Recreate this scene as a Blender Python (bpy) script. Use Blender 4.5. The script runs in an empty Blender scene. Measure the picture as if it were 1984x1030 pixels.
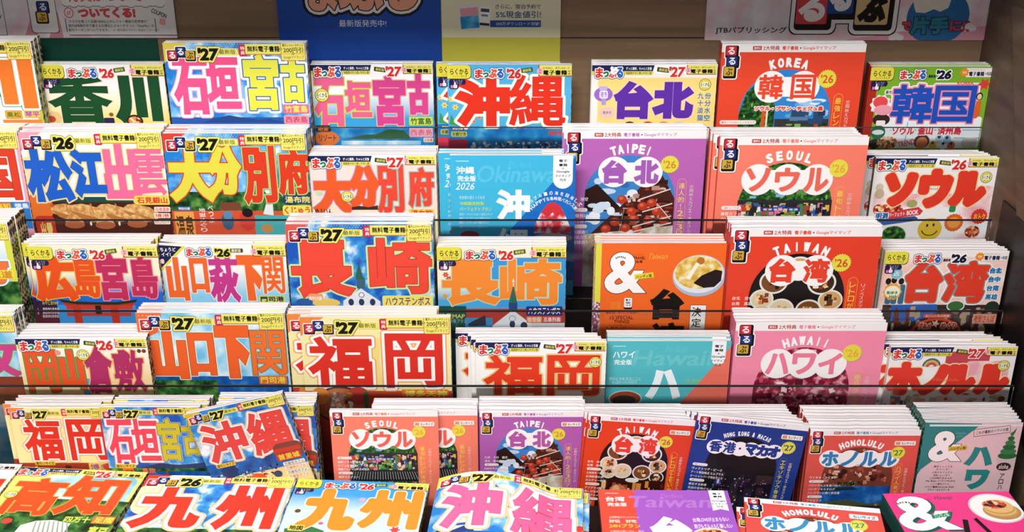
import bpy, bmesh, math, random
import numpy as np
from mathutils import Vector, Matrix
random.seed(7)
S = bpy.context.scene
COL = S.collection
# ---------------------------------------------------------------- camera, world, lights, exposure
PITCH = math.radians(23.6)
FPX, CX, CY = 2180.0, 992.0, 515.0          # focal length and centre of the 1984x1030 photograph, in its pixels
CAMZ = 1.60
cam = bpy.data.cameras.new('camera')
cam.sensor_width = 36.0
cam.lens = FPX / 1984 * 36
cam.clip_start = 0.05
cam_o = bpy.data.objects.new('camera', cam)
cam_o.location = (0, 0, CAMZ)
cam_o.rotation_euler = (math.pi / 2 - PITCH, 0, 0)
COL.objects.link(cam_o)
S.camera = cam_o
S.view_settings.view_transform = 'Standard'
S.view_settings.look = 'None'
S.view_settings.gamma = 1.0
S.view_settings.use_curve_mapping = False
S.view_settings.exposure = 0.14
w = bpy.data.worlds.new('shop')
w.use_nodes = True
w.node_tree.nodes['Background'].inputs[0].default_value = (0.98, 0.98, 1.0, 1)
w.node_tree.nodes['Background'].inputs[1].default_value = 0.15
S.world = w


def area(name, loc, rot, sx, sy, power, colr=(1, 0.96, 0.9)):
    l = bpy.data.lights.new(name, 'AREA')
    l.shape = 'RECTANGLE'
    l.size, l.size_y, l.energy, l.color = sx, sy, power, colr
    o = bpy.data.objects.new(name, l)
    o.location, o.rotation_euler = loc, rot
    COL.objects.link(o)
    return o


area('ceiling_light_strip', (-0.38, 0.30, 2.75), (math.radians(30), 0, 0), 1.5, 0.30, 66, (1, 0.985, 0.975))
area('ceiling_light_panel', (-0.5, -1.2, 2.75), (math.radians(50), 0, 0), 1.4, 0.6, 9, (1, 0.985, 0.975))

# ---------------------------------------------------------------- materials
MM = 0.001
MATS = {}


def lin(h):
    h = h.lstrip('#')
    if len(h) == 3:
        h = ''.join(c * 2 for c in h)
    out = []
    for i in (0, 2, 4):
        c = int(h[i:i + 2], 16) / 255
        out.append(c / 12.92 if c <= 0.04045 else ((c + 0.055) / 1.055) ** 2.4)
    return (*out, 1)


TEX = {   # printed picture textures: kind, scale per metre, colour stops
    'sky': ('noise', 26, [(.42, '#1f7fd2'), (.55, '#7cc0ee'), (.64, '#ffffff')]),
    'skypale': ('noise', 22, [(.4, '#6fbfe8'), (.55, '#bfe4f4'), (.65, '#ffffff')]),
    'skydeep': ('noise', 26, [(.42, '#1d55b8'), (.54, '#3f9fe0'), (.62, '#f4f8ff')]),
    'sea': ('noise', 34, [(.35, '#0e5fae'), (.55, '#1f8fcf'), (.7, '#66c4e2')]),
    'seadark': ('noise', 40, [(.35, '#123f86'), (.55, '#1c62b4'), (.72, '#4a9ad0')]),
    'forest': ('noise', 60, [(.38, '#0d2a12'), (.5, '#25602a'), (.66, '#6da04a')]),
    'leaf': ('noise', 150, [(.38, '#0b2a10'), (.52, '#1d5c22'), (.66, '#5f9a3c')]),
    'food': ('voro', 260, [(.1, '#7a2c14'), (.35, '#c8582c'), (.6, '#e8a860'), (.85, '#f2dcb0')]),
    'foodred': ('voro', 240, [(.1, '#7c1c10'), (.4, '#c8402a'), (.7, '#e88050'), (.9, '#f4d8a8')]),
    'city': ('voro', 230, [(.05, '#20242c'), (.3, '#6a3c30'), (.5, '#2c4c88'), (.7, '#b4a890'), (.9, '#e8e4dc')]),
    'citydark': ('voro', 260, [(.2, '#0c0e16'), (.55, '#222634'), (.75, '#5a3438'), (.9, '#a08880')]),
    'night': ('voro', 240, [(.45, '#0e0c14'), (.7, '#241c28'), (.86, '#5c3430'), (.95, '#c89878')]),
    'lantern': ('voro', 230, [(.15, '#28100c'), (.4, '#74221a'), (.65, '#b83c22'), (.85, '#e8b890')]),
    'steam': ('noise', 40, [(.4, '#b89878'), (.52, '#d8c8b4'), (.62, '#f4f0ea')]),
    'berry': ('noise', 90, [(.4, '#6c0e26'), (.52, '#a42440'), (.64, '#e8a8b4')]),
    'crowd': ('voro', 320, [(.1, '#1c1a1a'), (.35, '#a03020'), (.55, '#3c6c94'), (.75, '#d8c09c'), (.92, '#f8f4ea')]),
    'roofs': ('wave', 60, [(.3, '#1a1a1e'), (.6, '#3c3c40'), (.8, '#8c8c88')]),
    'corn': ('noise', 140, [(.4, '#c88848'), (.52, '#e0ac68'), (.66, '#f0cc90')]),
    'ice': ('noise', 90, [(.4, '#d8a840'), (.52, '#ecd070'), (.66, '#faf2d0')]),
    'iced': ('noise', 70, [(.46, '#d83440'), (.54, '#f09098'), (.62, '#f4f0f0')]),
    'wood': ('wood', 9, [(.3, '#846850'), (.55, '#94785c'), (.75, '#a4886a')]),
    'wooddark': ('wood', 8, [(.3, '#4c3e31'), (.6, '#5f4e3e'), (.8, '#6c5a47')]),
    'pages': ('page', 330, [(.34, '#807a7b'), (.44, '#b6b0b2'), (.53, '#dbd7d7'), (.62, '#c6bfc2'), (.70, '#a69da2')]),
    'spotty': ('spot', 170, [(.0, '#14161c'), (.48, '#14161c'), (.55, '#b8a878')]),
    'spineg': ('spot', 260, [(.0, '#12382e'), (.5, '#12382e'), (.58, '#5f8a78')]),
    'spinedot': ('spot', 260, [(.0, '#d8d0d4'), (.46, '#d8d0d4'), (.54, '#9c5068')]),
    'paleswirl': ('noise', 30, [(.4, '#f8c8b8'), (.55, '#f8dcd0'), (.68, '#fcf4ee')]),
    'pinkswirl': ('noise', 26, [(.4, '#f0a8b0'), (.52, '#f8dcdc'), (.64, '#ffffff')]),
    'posterpink': ('noise', 20, [(.4, '#e8c0c8'), (.55, '#e6dcde'), (.7, '#f2eeee')]),
}


def mat(key):
    """'#rrggbb' a printed flat colour; a TEX name a printed picture texture; ('grad', top, bottom, z0, z1) a printed colour blend."""
    if key in MATS:
        return MATS[key]
    m = bpy.data.materials.new(str(key)[:40])
    m.use_nodes = True
    nt = m.node_tree
    b = nt.nodes['Principled BSDF']
    b.inputs['Roughness'].default_value = 0.42
    b.inputs['Specular IOR Level'].default_value = 0.3
    if isinstance(key, tuple) and key[0] == 'grad':
        tc = nt.nodes.new('ShaderNodeTexCoord')
        sp = nt.nodes.new('ShaderNodeSeparateXYZ')
        mr = nt.nodes.new('ShaderNodeMapRange')
        mx = nt.nodes.new('ShaderNodeMix')
        mx.data_type = 'RGBA'
        nt.links.new(tc.outputs['Object'], sp.inputs[0])
        nt.links.new(sp.outputs['Z'], mr.inputs['Value'])
        mr.inputs['From Min'].default_value = key[3]
        mr.inputs['From Max'].default_value = key[4]
        nt.links.new(mr.outputs[0], mx.inputs['Factor'])
        mx.inputs['A'].default_value = lin(key[1])
        mx.inputs['B'].default_value = lin(key[2])
        nt.links.new(mx.outputs['Result'], b.inputs['Base Color'])
    elif key in TEX:
        kind, sc, stops = TEX[key]
        tc = nt.nodes.new('ShaderNodeTexCoord')
        mp = nt.nodes.new('ShaderNodeMapping')
        nt.links.new(tc.outputs['Object'], mp.inputs['Vector'])
        cr = nt.nodes.new('ShaderNodeValToRGB')
        el = cr.color_ramp.elements
        el[0].position, el[0].color = stops[0][0], lin(stops[0][1])
        el[1].position, el[1].color = stops[-1][0], lin(stops[-1][1])
        for p, c in stops[1:-1]:
            e = el.new(p)
            e.color = lin(c)
        if kind in ('voro', 'spot'):
            t = nt.nodes.new('ShaderNodeTexVoronoi')
            t.inputs['Scale'].default_value = sc
            src = t.outputs['Color'] if kind == 'voro' else t.outputs['Distance']
            if kind == 'voro':
                sp = nt.nodes.new('ShaderNodeSeparateColor')
                nt.links.new(src, sp.inputs[0])
                src = sp.outputs[0]
        elif kind == 'wave':
            t = nt.nodes.new('ShaderNodeTexWave')
            t.inputs['Scale'].default_value = sc
            t.inputs['Distortion'].default_value = 1.5
            src = t.outputs['Fac']
        else:
            t = nt.nodes.new('ShaderNodeTexNoise')
            t.inputs['Scale'].default_value = sc
            t.inputs['Detail'].default_value = 4
            src = t.outputs['Fac']
            if kind == 'page':
                mp.inputs['Scale'].default_value = (0.012, 1, 0.012)
                t.inputs['Detail'].default_value = 2
                b.inputs['Roughness'].default_value = 0.7
                b.inputs['Specular IOR Level'].default_value = 0.1
            if kind == 'wood':
                mp.inputs['Scale'].default_value = (0.25, 1, 6)
                t.inputs['Detail'].default_value = 6
                b.inputs['Roughness'].default_value = 0.55
        nt.links.new(mp.outputs[0], t.inputs['Vector'])
        nt.links.new(src, cr.inputs['Fac'])
        nt.links.new(cr.outputs['Color'], b.inputs['Base Color'])
    elif key == 'acrylic':
        nt.nodes.remove(b)
        out = nt.nodes['Material Output']
        tr = nt.nodes.new('ShaderNodeBsdfTransparent')
        tr.inputs[0].default_value = (0.93, 0.95, 0.95, 1)
        gl = nt.nodes.new('ShaderNodeBsdfGlossy')
        gl.inputs['Roughness'].default_value = 0.08
        fr = nt.nodes.new('ShaderNodeFresnel')
        fr.inputs[0].default_value = 1.35
        mx = nt.nodes.new('ShaderNodeMixShader')
        nt.links.new(fr.outputs[0], mx.inputs[0])
        nt.links.new(tr.outputs[0], mx.inputs[1])
        nt.links.new(gl.outputs[0], mx.inputs[2])
        nt.links.new(mx.outputs[0], out.inputs['Surface'])
    else:
        b.inputs['Base Color'].default_value = lin(key)
    MATS[key] = m
    return m


# ---------------------------------------------------------------- survey: from a spot in the photograph to a spot in the shop
CP, SP = math.cos(PITCH), math.sin(PITCH)


def ray(px, py):
    u, v = (px - CX) / FPX, (py - CY) / FPX
    return Vector((u, CP - v * SP, -SP - v * CP))


def on_y(px, py, y):
    d = ray(px, py)
    return Vector((0, 0, CAMZ)) + d * (y / d.y)


def on_z(px, py, z):
    d = ray(px, py)
    return Vector((0, 0, CAMZ)) + d * ((z - CAMZ) / d.z)


# ---------------------------------------------------------------- lettering
_tc = bpy.data.curves.new('lettering', 'FONT')
_to = bpy.data.objects.new('lettering', _tc)
_pc = bpy.data.curves.new('outline', 'CURVE')
_pc.dimensions = '2D'
_pc.fill_mode = 'BOTH'
_po = bpy.data.objects.new('outline', _pc)
_gl, _tx = {}, {}


def glyph(s):
    """Closed outlines of a string, fitted later: list of Nx2 arrays, y up."""
    if s in _gl:
        return _gl[s]
    _tc.fill_mode, _tc.offset, _tc.resolution_u, _tc.body = 'NONE', 0, 4, s
    m = _to.to_mesh()
    n = len(m.vertices)
    co = np.empty(n * 3)
    m.vertices.foreach_get('co', co)
    co = co.reshape(-1, 3)[:, :2].copy()
    nxt = {}
    for e in m.edges:
        a, b = e.vertices
        nxt.setdefault(a, []).append(b)
        nxt.setdefault(b, []).append(a)
    _to.to_mesh_clear()
    seen, loops = set(), []
    for a in range(n):
        if a in seen or a not in nxt:
            continue
        lp, cur, prev = [a], a, None
        seen.add(a)
        while True:
            k = [x for x in sorted(nxt[cur]) if x != prev and x not in seen]
            if not k:
                break
            k = k[0] if cur + 1 not in k else cur + 1
            prev, cur = cur, k
            lp.append(cur)
            seen.add(cur)
        if len(lp) > 2:
            loops.append(co[lp])
    _gl[s] = loops
    return loops


def textmesh(s, bold):
    """A filled string, cached; bold in ems."""
    k = (s, bold)
    if k not in _tx:
        if bold > 0:
            lp = [q * 100 for q in glyph(s)]
            v, f = fill(grow(lp, [bold * 62], 2.2, 0.5)[0])
            _tx[k] = (v, f)
        else:
            _tc.fill_mode, _tc.offset, _tc.resolution_u, _tc.body = 'FRONT', 0, 2, s
            m = _to.to_mesh()
            _tx[k] = (np.array([v.co[:2] for v in m.vertices]).reshape(-1, 2), [tuple(p.vertices) for p in m.polygons])
            _to.to_mesh_clear()
    return _tx[k]


def fill(loops):
    _pc.splines.clear()
    for lp in loops:
        sp = _pc.splines.new('POLY')
        sp.points.add(len(lp) - 1)
        a = np.zeros((len(lp), 4))
        a[:, :2] = lp
        a[:, 3] = 1
        sp.points.foreach_set('co', a.ravel())
        sp.use_cyclic_u = True
    m = _po.to_mesh()
    v = np.array([v.co[:2] for v in m.vertices]).reshape(-1, 2)
    f = [tuple(p.vertices) for p in m.polygons]
    _po.to_mesh_clear()
    return v, f


def simplify(p, tol):
    keep, i, n = [0], 0, len(p)
    while i < n - 1:
        j = i + 1
        while j + 1 < n and j - i < 24:
            a, b = p[i], p[j + 1]
            d = b - a
            ln = math.hypot(*d) or 1e-9
            q = p[i + 1:j + 1] - a
            if np.abs(q[:, 0] * d[1] - q[:, 1] * d[0]).max() / ln > tol:
                break
            j += 1
        keep.append(j)
        i = j
    if keep[-1] == n - 1 and np.hypot(*(p[0] - p[-1])) < tol:
        keep.pop()
    return p[keep]


def heft(loops, want):
    """How much stroke weight a character takes before its counters close: never more than want."""
    per = area_ = 0.0
    for p in loops:
        q = np.roll(p, -1, 0)
        per += np.hypot(*(q - p).T).sum()
        area_ += .5 * (p[:, 0] * q[:, 1] - q[:, 0] * p[:, 1]).sum()
    allp = np.concatenate(loops)
    bb = np.prod(np.maximum(allp.max(0) - allp.min(0), 1e-6))
    pitch, st = 2 * bb / per, 2 * abs(area_) / per
    return float(min(want, max(.25, (.80 * pitch - st) / 2)))


def fatten(loops, h):
    """Sharp-cornered heavier strokes: every outline moved out along its mitres."""
    ar = [.5 * (p[:, 0] * np.roll(p[:, 1], -1) - np.roll(p[:, 0], -1) * p[:, 1]).sum() for p in loops]
    sg = 1 if ar[int(np.argmax(np.abs(ar)))] > 0 else -1
    out = []
    for p in loops:
        keep = np.hypot(*(np.roll(p, -1, 0) - p).T) > 1e-4
        p = p[keep]
        if len(p) < 3:
            continue
        d = np.roll(p, -1, 0) - p
        d /= np.hypot(*d.T)[:, None]
        n = np.stack([d[:, 1], -d[:, 0]], 1) * sg
        n0 = np.roll(n, 1, 0)
        m = (n + n0) / np.maximum(1 + (n * n0).sum(1), .3)[:, None]
        out.append(p + m * h)
    return out


def field(loops, X, Y, lo, res, R):
    nx, ny = len(X), len(Y)
    D = np.full((ny, nx), R * 4)
    Wd = np.zeros((ny, nx + 1), int)
    for lp in loops:
        A, B = lp, np.roll(lp, -1, 0)
        for (ax, ay), (bx, by) in zip(A, B):
            i0 = max(int((min(ax, bx) - R - lo[0]) / res), 0)
            i1 = min(int((max(ax, bx) + R - lo[0]) / res) + 2, nx)
            j0 = max(int((min(ay, by) - R - lo[1]) / res), 0)
            j1 = min(int((max(ay, by) + R - lo[1]) / res) + 2, ny)
            dx, dy = bx - ax, by - ay
            l2 = dx * dx + dy * dy
            if l2 < 1e-12:
                continue
            gx, gy = X[i0:i1][None, :] - ax, Y[j0:j1][:, None] - ay
            t = np.clip((gx * dx + gy * dy) / l2, 0, 1)
            d = np.hypot(gx - t * dx, gy - t * dy)
            np.minimum(D[j0:j1, i0:i1], d, out=D[j0:j1, i0:i1])
            if ay != by:
                s = 1 if by > ay else -1
                ja, jb = np.searchsorted(Y, min(ay, by)), np.searchsorted(Y, max(ay, by))
                if jb > ja:
                    xc = ax + (Y[ja:jb] - ay) / dy * dx
                    k = np.clip(np.ceil((xc - lo[0]) / res).astype(int), 0, nx)
                    Wd[np.arange(ja, jb), k] += s
    return np.where(np.cumsum(Wd, 1)[:, :nx] != 0, -np.maximum(D, 1e-4), D)


def grow(loops, offs, res=0.7, tol=0.07, fats=None):
    """The union of closed outlines, grown by each of offs (mm): a list of outline lists. With fats, loops is a list of groups, each first fattened by its own amount."""
    groups = [loops] if fats is None else loops
    fats = fats or [0.0]
    allp = np.concatenate([q for g in groups for q in g])
    R = max(max(offs), 0) + max(fats) + 2.5 * res
    lo, hi = allp.min(0) - R, allp.max(0) + R
    nx, ny = int((hi[0] - lo[0]) / res) + 2, int((hi[1] - lo[1]) / res) + 2
    X, Y = lo[0] + np.arange(nx) * res, lo[1] + np.arange(ny) * res
    D = None
    for g, ft in zip(groups, fats):
        d = field(g, X, Y, lo, res, R) - ft
        D = d if D is None else np.minimum(D, d)
    out = []
    for off in offs:
        G = D - off
        G[G == 0] = 1e-6
        n = G < 0
        c = n[:-1, :-1] * 1 + n[:-1, 1:] * 2 + n[1:, 1:] * 4 + n[1:, :-1] * 8
        jj, ii = np.nonzero((c > 0) & (c < 15))
        link, pt = {}, {}

        def cut(e):
            if e not in pt:
                h, j, i = e
                a = G[j, i]
                b = G[j, i + 1] if h == 0 else G[j + 1, i]
                t = a / (a - b)
                pt[e] = (X[i] + (t * res if h == 0 else 0), Y[j] + (t * res if h else 0))
            return e
        for j, i in zip(jj.tolist(), ii.tolist()):
            k = c[j, i]
            bt, rt, tp, lf = (0, j, i), (1, j, i + 1), (0, j + 1, i), (1, j, i)
            segs = {1: [(lf, bt)], 2: [(bt, rt)], 3: [(lf, rt)], 4: [(rt, tp)], 5: [(lf, bt), (rt, tp)], 6: [(bt, tp)], 7: [(lf, tp)], 8: [(tp, lf)], 9: [(tp, bt)],
                    10: [(bt, rt), (tp, lf)], 11: [(tp, rt)], 12: [(rt, lf)], 13: [(rt, bt)], 14: [(bt, lf)]}[int(k)]
            for a, b in segs:
                link[cut(a)] = cut(b)
        res_l = []
        while link:
            a = next(iter(link))
            lp = []
            while a in link:
                lp.append(pt[a])
                a = link.pop(a)
            if len(lp) > 5:
                q = simplify(np.array(lp), tol)
                if len(q) > 2:
                    res_l.append(q)
        out.append(res_l)
    return out


def fit(loops, box, sl=0.0, rot=0.0):
    """Outlines (y up) stretched into box (x0, y0, x1, y1), mm, y down."""
    a = np.concatenate(loops)
    lo, hi = a.min(0), a.max(0)
    sc = np.maximum(hi - lo, 1e-6)
    x0, y0, x1, y1 = box
    r = []
    for lp in loops:
        q = (lp - lo) / sc
        x = x0 + q[:, 0] * (x1 - x0) + sl * (q[:, 1] - .5) * (y1 - y0)
        y = y1 - q[:, 1] * (y1 - y0)
        r.append(turn(np.stack([x, y], 1), ((x0 + x1) / 2, (y0 + y1) / 2), rot))
    return r


def turn(p, c, deg):
    if not deg:
        return p
    t = math.radians(deg)
    q = np.asarray(p, float) - c
    return np.stack([q[:, 0] * math.cos(t) - q[:, 1] * math.sin(t), q[:, 0] * math.sin(t) + q[:, 1] * math.cos(t)], 1) + c


FR = {'K': (1330, 60, 4.9525), 'L3': (0, 380, 6.603), 'R4': (1680, 690, 6.603), 'E0': (0, 860, 6.06), 'E1': (240, 860, 6.06), 'E2': (500, 860, 5.511), 'E3': (820, 860, 5.511),
      'E4': (1380, 900, 5.511), 'E5': (1680, 840, 5.42), 'P': (0, 0, 1.0)}
for _i, _x in enumerate((0, 500, 1000, 1484)):
    FR['A%d' % _i], FR['B%d' % _i], FR['C%d' % _i], FR['D%d' % _i] = (_x, 0, 3.962), (_x, 240, 3.962), (_x, 480, 3.962), (_x, 740, 3.552)
EPS = 3.2e-5


class Print:
    """A printed face: layers of ink, each a hair above the last. x right, y down from its top edge, mm."""

    def __init__(s, W, H, probe=None):
        s.W, s.H, s.probe = W, H, probe
        s.k = W / 210.0
        s.V, s.Fc, s.M, s.keys, s.cnt = [], [], [], {}, {}
        s.f = 'P'

    def put(s, v, f, key, L):
        if not len(f):
            return
        b = len(s.V)
        n = s.cnt[int(L)] = s.cnt.get(int(L), 0) + 1
        z = -EPS * L - 4e-6 * (n % 7)
        for x, y in v:
            s.V.append((x * MM, z, (s.H - y) * MM))
        i = s.keys.setdefault(key, len(s.keys))
        for p in f:
            s.Fc.append(tuple(b + q for q in p))
            s.M.append(i)

    # places read off the photograph, through the frame the current crop was read in
    def pt(s, x, y):
        ox, oy, sc = FR[s.f]
        return s.probe(ox + x / sc, oy + y / sc)

    def bx(s, x0, y0, x1, y1):
        ym, xm = (y0 + y1) / 2, (x0 + x1) / 2
        return (s.pt(x0, ym)[0], s.pt(xm, y0)[1], s.pt(x1, ym)[0], s.pt(xm, y1)[1])

    def clip(s, b):
        return (max(b[0], 0), max(b[1], 0), min(b[2], s.W), min(b[3], s.H))

    def poly(s, pts, key, L):
        p = np.array(pts, float)
        p[:, 0] = p[:, 0].clip(0, s.W)
        p[:, 1] = p[:, 1].clip(0, s.H)
        s.put(*fill([p]), key, L)

    def rect(s, b, key, L, r=0.0, rot=0):
        x0, y0, x1, y1 = b
        if r <= 0 and not rot:
            x0, y0, x1, y1 = s.clip(b)
            if x1 > x0 and y1 > y0:
                s.put([(x0, y0), (x1, y0), (x1, y1), (x0, y1)], [(0, 3, 2, 1)], key, L)
            return
        r = min(r, (x1 - x0) / 2, (y1 - y0) / 2)
        p = []
        for cx, cy, a0 in ((x1 - r, y0 + r, -90), (x1 - r, y1 - r, 0), (x0 + r, y1 - r, 90), (x0 + r, y0 + r, 180)):
            for a in range(0, 91, 18):
                t = math.radians(a0 + a)
                p.append((cx + r * math.cos(t), cy + r * math.sin(t)))
        s.poly(turn(np.array(p), ((x0 + x1) / 2, (y0 + y1) / 2), rot), key, L)

    def ell(s, c, rx, ry, key, L, n=40, a0=0, a1=360):
        s.poly([(c[0] + rx * math.cos(math.radians(a0 + (a1 - a0) * i / n)), c[1] + ry * math.sin(math.radians(a0 + (a1 - a0) * i / n))) for i in range(n)], key, L)

    def burst(s, c, r, key, L, n=22, d=0.09):
        s.poly([(c[0] + r * (1 + d * (-1) ** i) * math.cos(math.pi * i / n), c[1] + r * (1 + d * (-1) ** i) * math.sin(math.pi * i / n)) for i in range(2 * n)], key, L)

    def text(s, t, b, key, L, bold=0.02, sl=0.0, rot=0):
        v, f = textmesh(t, bold)
        if len(v):
            s.put(fit([v], b, sl, rot)[0], f, key, L)

    def col(s, t, x0, y0, x1, y1, key, L, bold=0.02):
        n = len(t)
        h = (y1 - y0) / n
        for i, ch in enumerate(t):
            if ch == '・':
                s.ell(((x0 + x1) / 2, y0 + (i + .5) * h), .12 * h, .12 * h, key, L, 10)
            elif ch != ' ':
                cx = (x0 + x1) / 2
                hw = (x1 - x0) / 2 * (0.16 if ch in 'ー！、' else 1)
                s.text(ch, (cx - hw, y0 + i * h + h * .08, cx + hw, y0 + (i + 1) * h - h * .08), key, L, bold)

    def title(s, chars, fat, layers, L, sl=0.0, soft=False):
        """chars: (string, mm box); fat: stroke weight added, mm; layers: (extra growth, colour) from the widest in."""
        lp, ft = [], []
        for c in chars:
            rot = c[2] if len(c) > 2 else 0
            x0, y0, x1, y1 = c[1]
            h = heft(fit(glyph(c[0]), c[1]), fat)
            g = fit(glyph(c[0]), (x0 + h, y0 + h, x1 - h, y1 - h), sl, rot)
            lp.append(g if soft else fatten(g, h))
            ft.append(h if soft else 0.0)
        res = min(0.7, max(0.3, (chars[0][1][3] - chars[0][1][1]) / 60))
        for i, (lps, (o, key)) in enumerate(zip(grow(lp, [o for o, _ in layers], res, .07, ft), layers)):
            if lps:
                # keep the ink on the page
                lps = [np.stack([q[:, 0].clip(0, s.W), q[:, 1].clip(0, s.H)], 1) for q in lps if q[:, 0].min() < s.W and q[:, 0].max() > 0]
                if lps:
                    s.put(*fill(lps), key, L + i)

    def specks(s, b, n, cols, lo, hi, L, shape='mix', seed=1, inside=None, tall=1.0):
        """The small stuff of a printed picture: scattered patches of its colours."""
        r = random.Random(seed * 977 + n)
        x0, y0, x1, y1 = b
        y1 = min(y1, s.H)
        x0, x1 = max(x0, 0), min(x1, s.W)
        for i in range(n):
            a, c = r.uniform(x0, x1), r.uniform(y0, y1)
            w, h = r.uniform(lo, hi) / 2, r.uniform(lo, hi) / 2 * tall
            if inside and not (inside(a - w, c - h) and inside(a + w, c - h)):
                continue
            if a - w < x0 or a + w > x1 or c - h < y0 or c + h > y1:
                continue
            key = r.choice(cols)
            ll = L + .14 * (i % 14)
            k = shape if shape != 'mix' else r.choice(('rect', 'ell', 'quad'))
            if k == 'rect':
                s.put([(a - w, c - h), (a + w, c - h), (a + w, c + h), (a - w, c + h)], [(0, 3, 2, 1)], key, ll)
            elif k == 'ell':
                m = 10
                s.put([(a + w * math.cos(2 * math.pi * q / m), c + h * math.sin(2 * math.pi * q / m)) for q in range(m)], [tuple(range(m))], key, ll)
            else:
                t = r.uniform(0, 3)
                u = [(math.cos(t + q * 1.57) * w * r.uniform(.7, 1.2), math.sin(t + q * 1.57) * h * r.uniform(.7, 1.2)) for q in range(4)]
                s.put([(a + p[0], c + p[1]) for p in u], [(0, 3, 2, 1)], key, ll)

    def arc(s, t, c, r, a0, a1, hw, hh, key, L, fat=0.6):
        """Letters stood along an arc about c, radius r, from angle a0 to a1 (degrees from straight up)."""
        n = len(t)
        lp = []
        for i, ch in enumerate(t):
            if ch == ' ':
                continue
            a = a0 + (a1 - a0) * (i / (n - 1))
            th = math.radians(a)
            x, y = c[0] + r * math.sin(th), c[1] - r * math.cos(th)
            k = 0.25 if ch == 'I' else 1
            lp += fit(glyph(ch), (x - hw * k + fat, y - hh + fat, x + hw * k - fat, y + hh - fat), 0, a)
        g = grow(lp, [fat], 0.4)[0]
        s.put(*fill(g), key, L)

    def mesh(s, name, sheet=0.0005, bend=None):
        """The sheet the ink lies on, and the ink, as one mesh."""
        V = [(x * MM, y, z * MM) for y in (0, sheet) for x, z in ((0, 0), (s.W, 0), (s.W, s.H), (0, s.H))] + s.V
        Fc = [(0, 1, 2, 3), (4, 7, 6, 5), (0, 4, 5, 1), (1, 5, 6, 2), (2, 6, 7, 3), (3, 7, 4, 0)] + [tuple(8 + q for q in p) for p in s.Fc]
        m = bpy.data.meshes.new(name)
        V = [(x - s.W * MM / 2, y, z) for x, y, z in V]
        m.from_pydata(V, [], Fc)
        for k in s.keys:
            m.materials.append(mat(k))
        i0 = s.keys.get(s.base, 0)
        m.polygons.foreach_set('material_index', [i0] * 6 + s.M)
        if bend:
            bm = bmesh.new()
            bm.from_mesh(m)
            bm.verts.ensure_lookup_table()
            N = 36
            for i in range(1, N):
                x = -s.W * MM / 2 + s.W * MM * i / N
                bmesh.ops.bisect_plane(bm, geom=bm.verts[:] + bm.edges[:] + bm.faces[:], plane_co=(x, 0, 0), plane_no=(1, 0, 0), dist=1e-7)
            for i in range(1, 14):
                z = s.H * MM * i / 14
                bmesh.ops.bisect_plane(bm, geom=bm.verts[:] + bm.edges[:] + bm.faces[:], plane_co=(0, 0, z), plane_no=(0, 0, 1), dist=1e-7)
            for v in bm.verts:
                v.co.y -= bend(v.co.x, v.co.z)
            bm.to_mesh(m)
            bm.free()
        m.update()
        return m

    base = '#ffffff'


# ---------------------------------------------------------------- objects
def link(name, data, parent=None):
    o = bpy.data.objects.new(name, data)
    COL.objects.link(o)
    if parent:
        o.parent = parent
    return o


def tag(o, label, cat=None, group=None, kind=None):
    o['label'] = label
    if cat:
        o['category'] = cat
    if group:
        o['group'] = group
    if kind:
        o['kind'] = kind
    return o


def box_mesh(name, x0, x1, y0, y1, z0, z1, key, bevel=0.0):
    bm = bmesh.new()
    vs = [bm.verts.new((x, y, z)) for x in (x0, x1) for y in (y0, y1) for z in (z0, z1)]
    for f in ((0, 1, 3, 2), (4, 6, 7, 5), (0, 4, 5, 1), (2, 3, 7, 6), (0, 2, 6, 4), (1, 5, 7, 3)):
        bm.faces.new([vs[i] for i in f])
    if bevel:
        bmesh.ops.bevel(bm, geom=bm.edges[:], offset=bevel, segments=2, affect='EDGES')
    bmesh.ops.recalc_face_normals(bm, faces=bm.faces[:])
    m = bpy.data.meshes.new(name)
    bm.to_mesh(m)
    bm.free()
    m.materials.append(mat(key))
    return m


def pages_mesh(W, H, T, spine, bend=None):
    """A block of page edges whose top is slightly wavy."""
    n = 16 if not bend else 36
    xs = [-W / 2 + W * i / n for i in range(n + 1)]
    x_in = 0.001
    xs[0 if spine > 0 else n] += x_in if spine > 0 else -x_in
    V, Fc = [], []
    r = random.Random(int(W * 1e5) + int(H * 1e4))
    wav = [r.uniform(-.0006, .0002) for _ in xs]
    wav[0 if spine > 0 else n] -= .0015
    for i, x in enumerate(xs):
        z = H + wav[i]
        yf = 0.0006 - (bend(x, H) if bend else 0)
        V += [(x, yf, 0.0005), (x, T - 0.0006, 0.0005), (x, T - 0.0006, z - .0004), (x, (T + yf) / 2, z), (x, yf, z - .0004)]
    for i in range(n):
        a, b = i * 5, i * 5 + 5
        for q in range(5):
            Fc.append((a + q, a + (q + 1) % 5, b + (q + 1) % 5, b + q))
    Fc += [(4, 3, 2, 1, 0), tuple(n * 5 + q for q in range(5))]
    m = bpy.data.meshes.new('pages')
    m.from_pydata(V, [], Fc)
    bm = bmesh.new()
    bm.from_mesh(m)
    bmesh.ops.recalc_face_normals(bm, faces=bm.faces[:])
    bm.to_mesh(m)
    bm.free()
    m.materials.append(mat('pages'))
    return m


ORD = ['', 'second', 'third', 'fourth', 'fifth', 'sixth', 'seventh', 'eighth', 'ninth', 'tenth']
# shelf floors of the five standing rows (z), rows numbered from the top
BASE = {1: CAMZ - .617, 2: CAMZ - .727, 3: CAMZ - .837, 4: CAMZ - .940, 5: CAMZ - .985}
NB = [0]


def make_book(meshes, label, group):
    r = bpy.data.objects.new('travel_magazine', None)
    COL.objects.link(r)
    tag(r, label, 'magazine', group)
    r.empty_display_size = 0.02
    for nm, d in meshes:
        link(nm, d, r)
    NB[0] += 1
    return r


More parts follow.
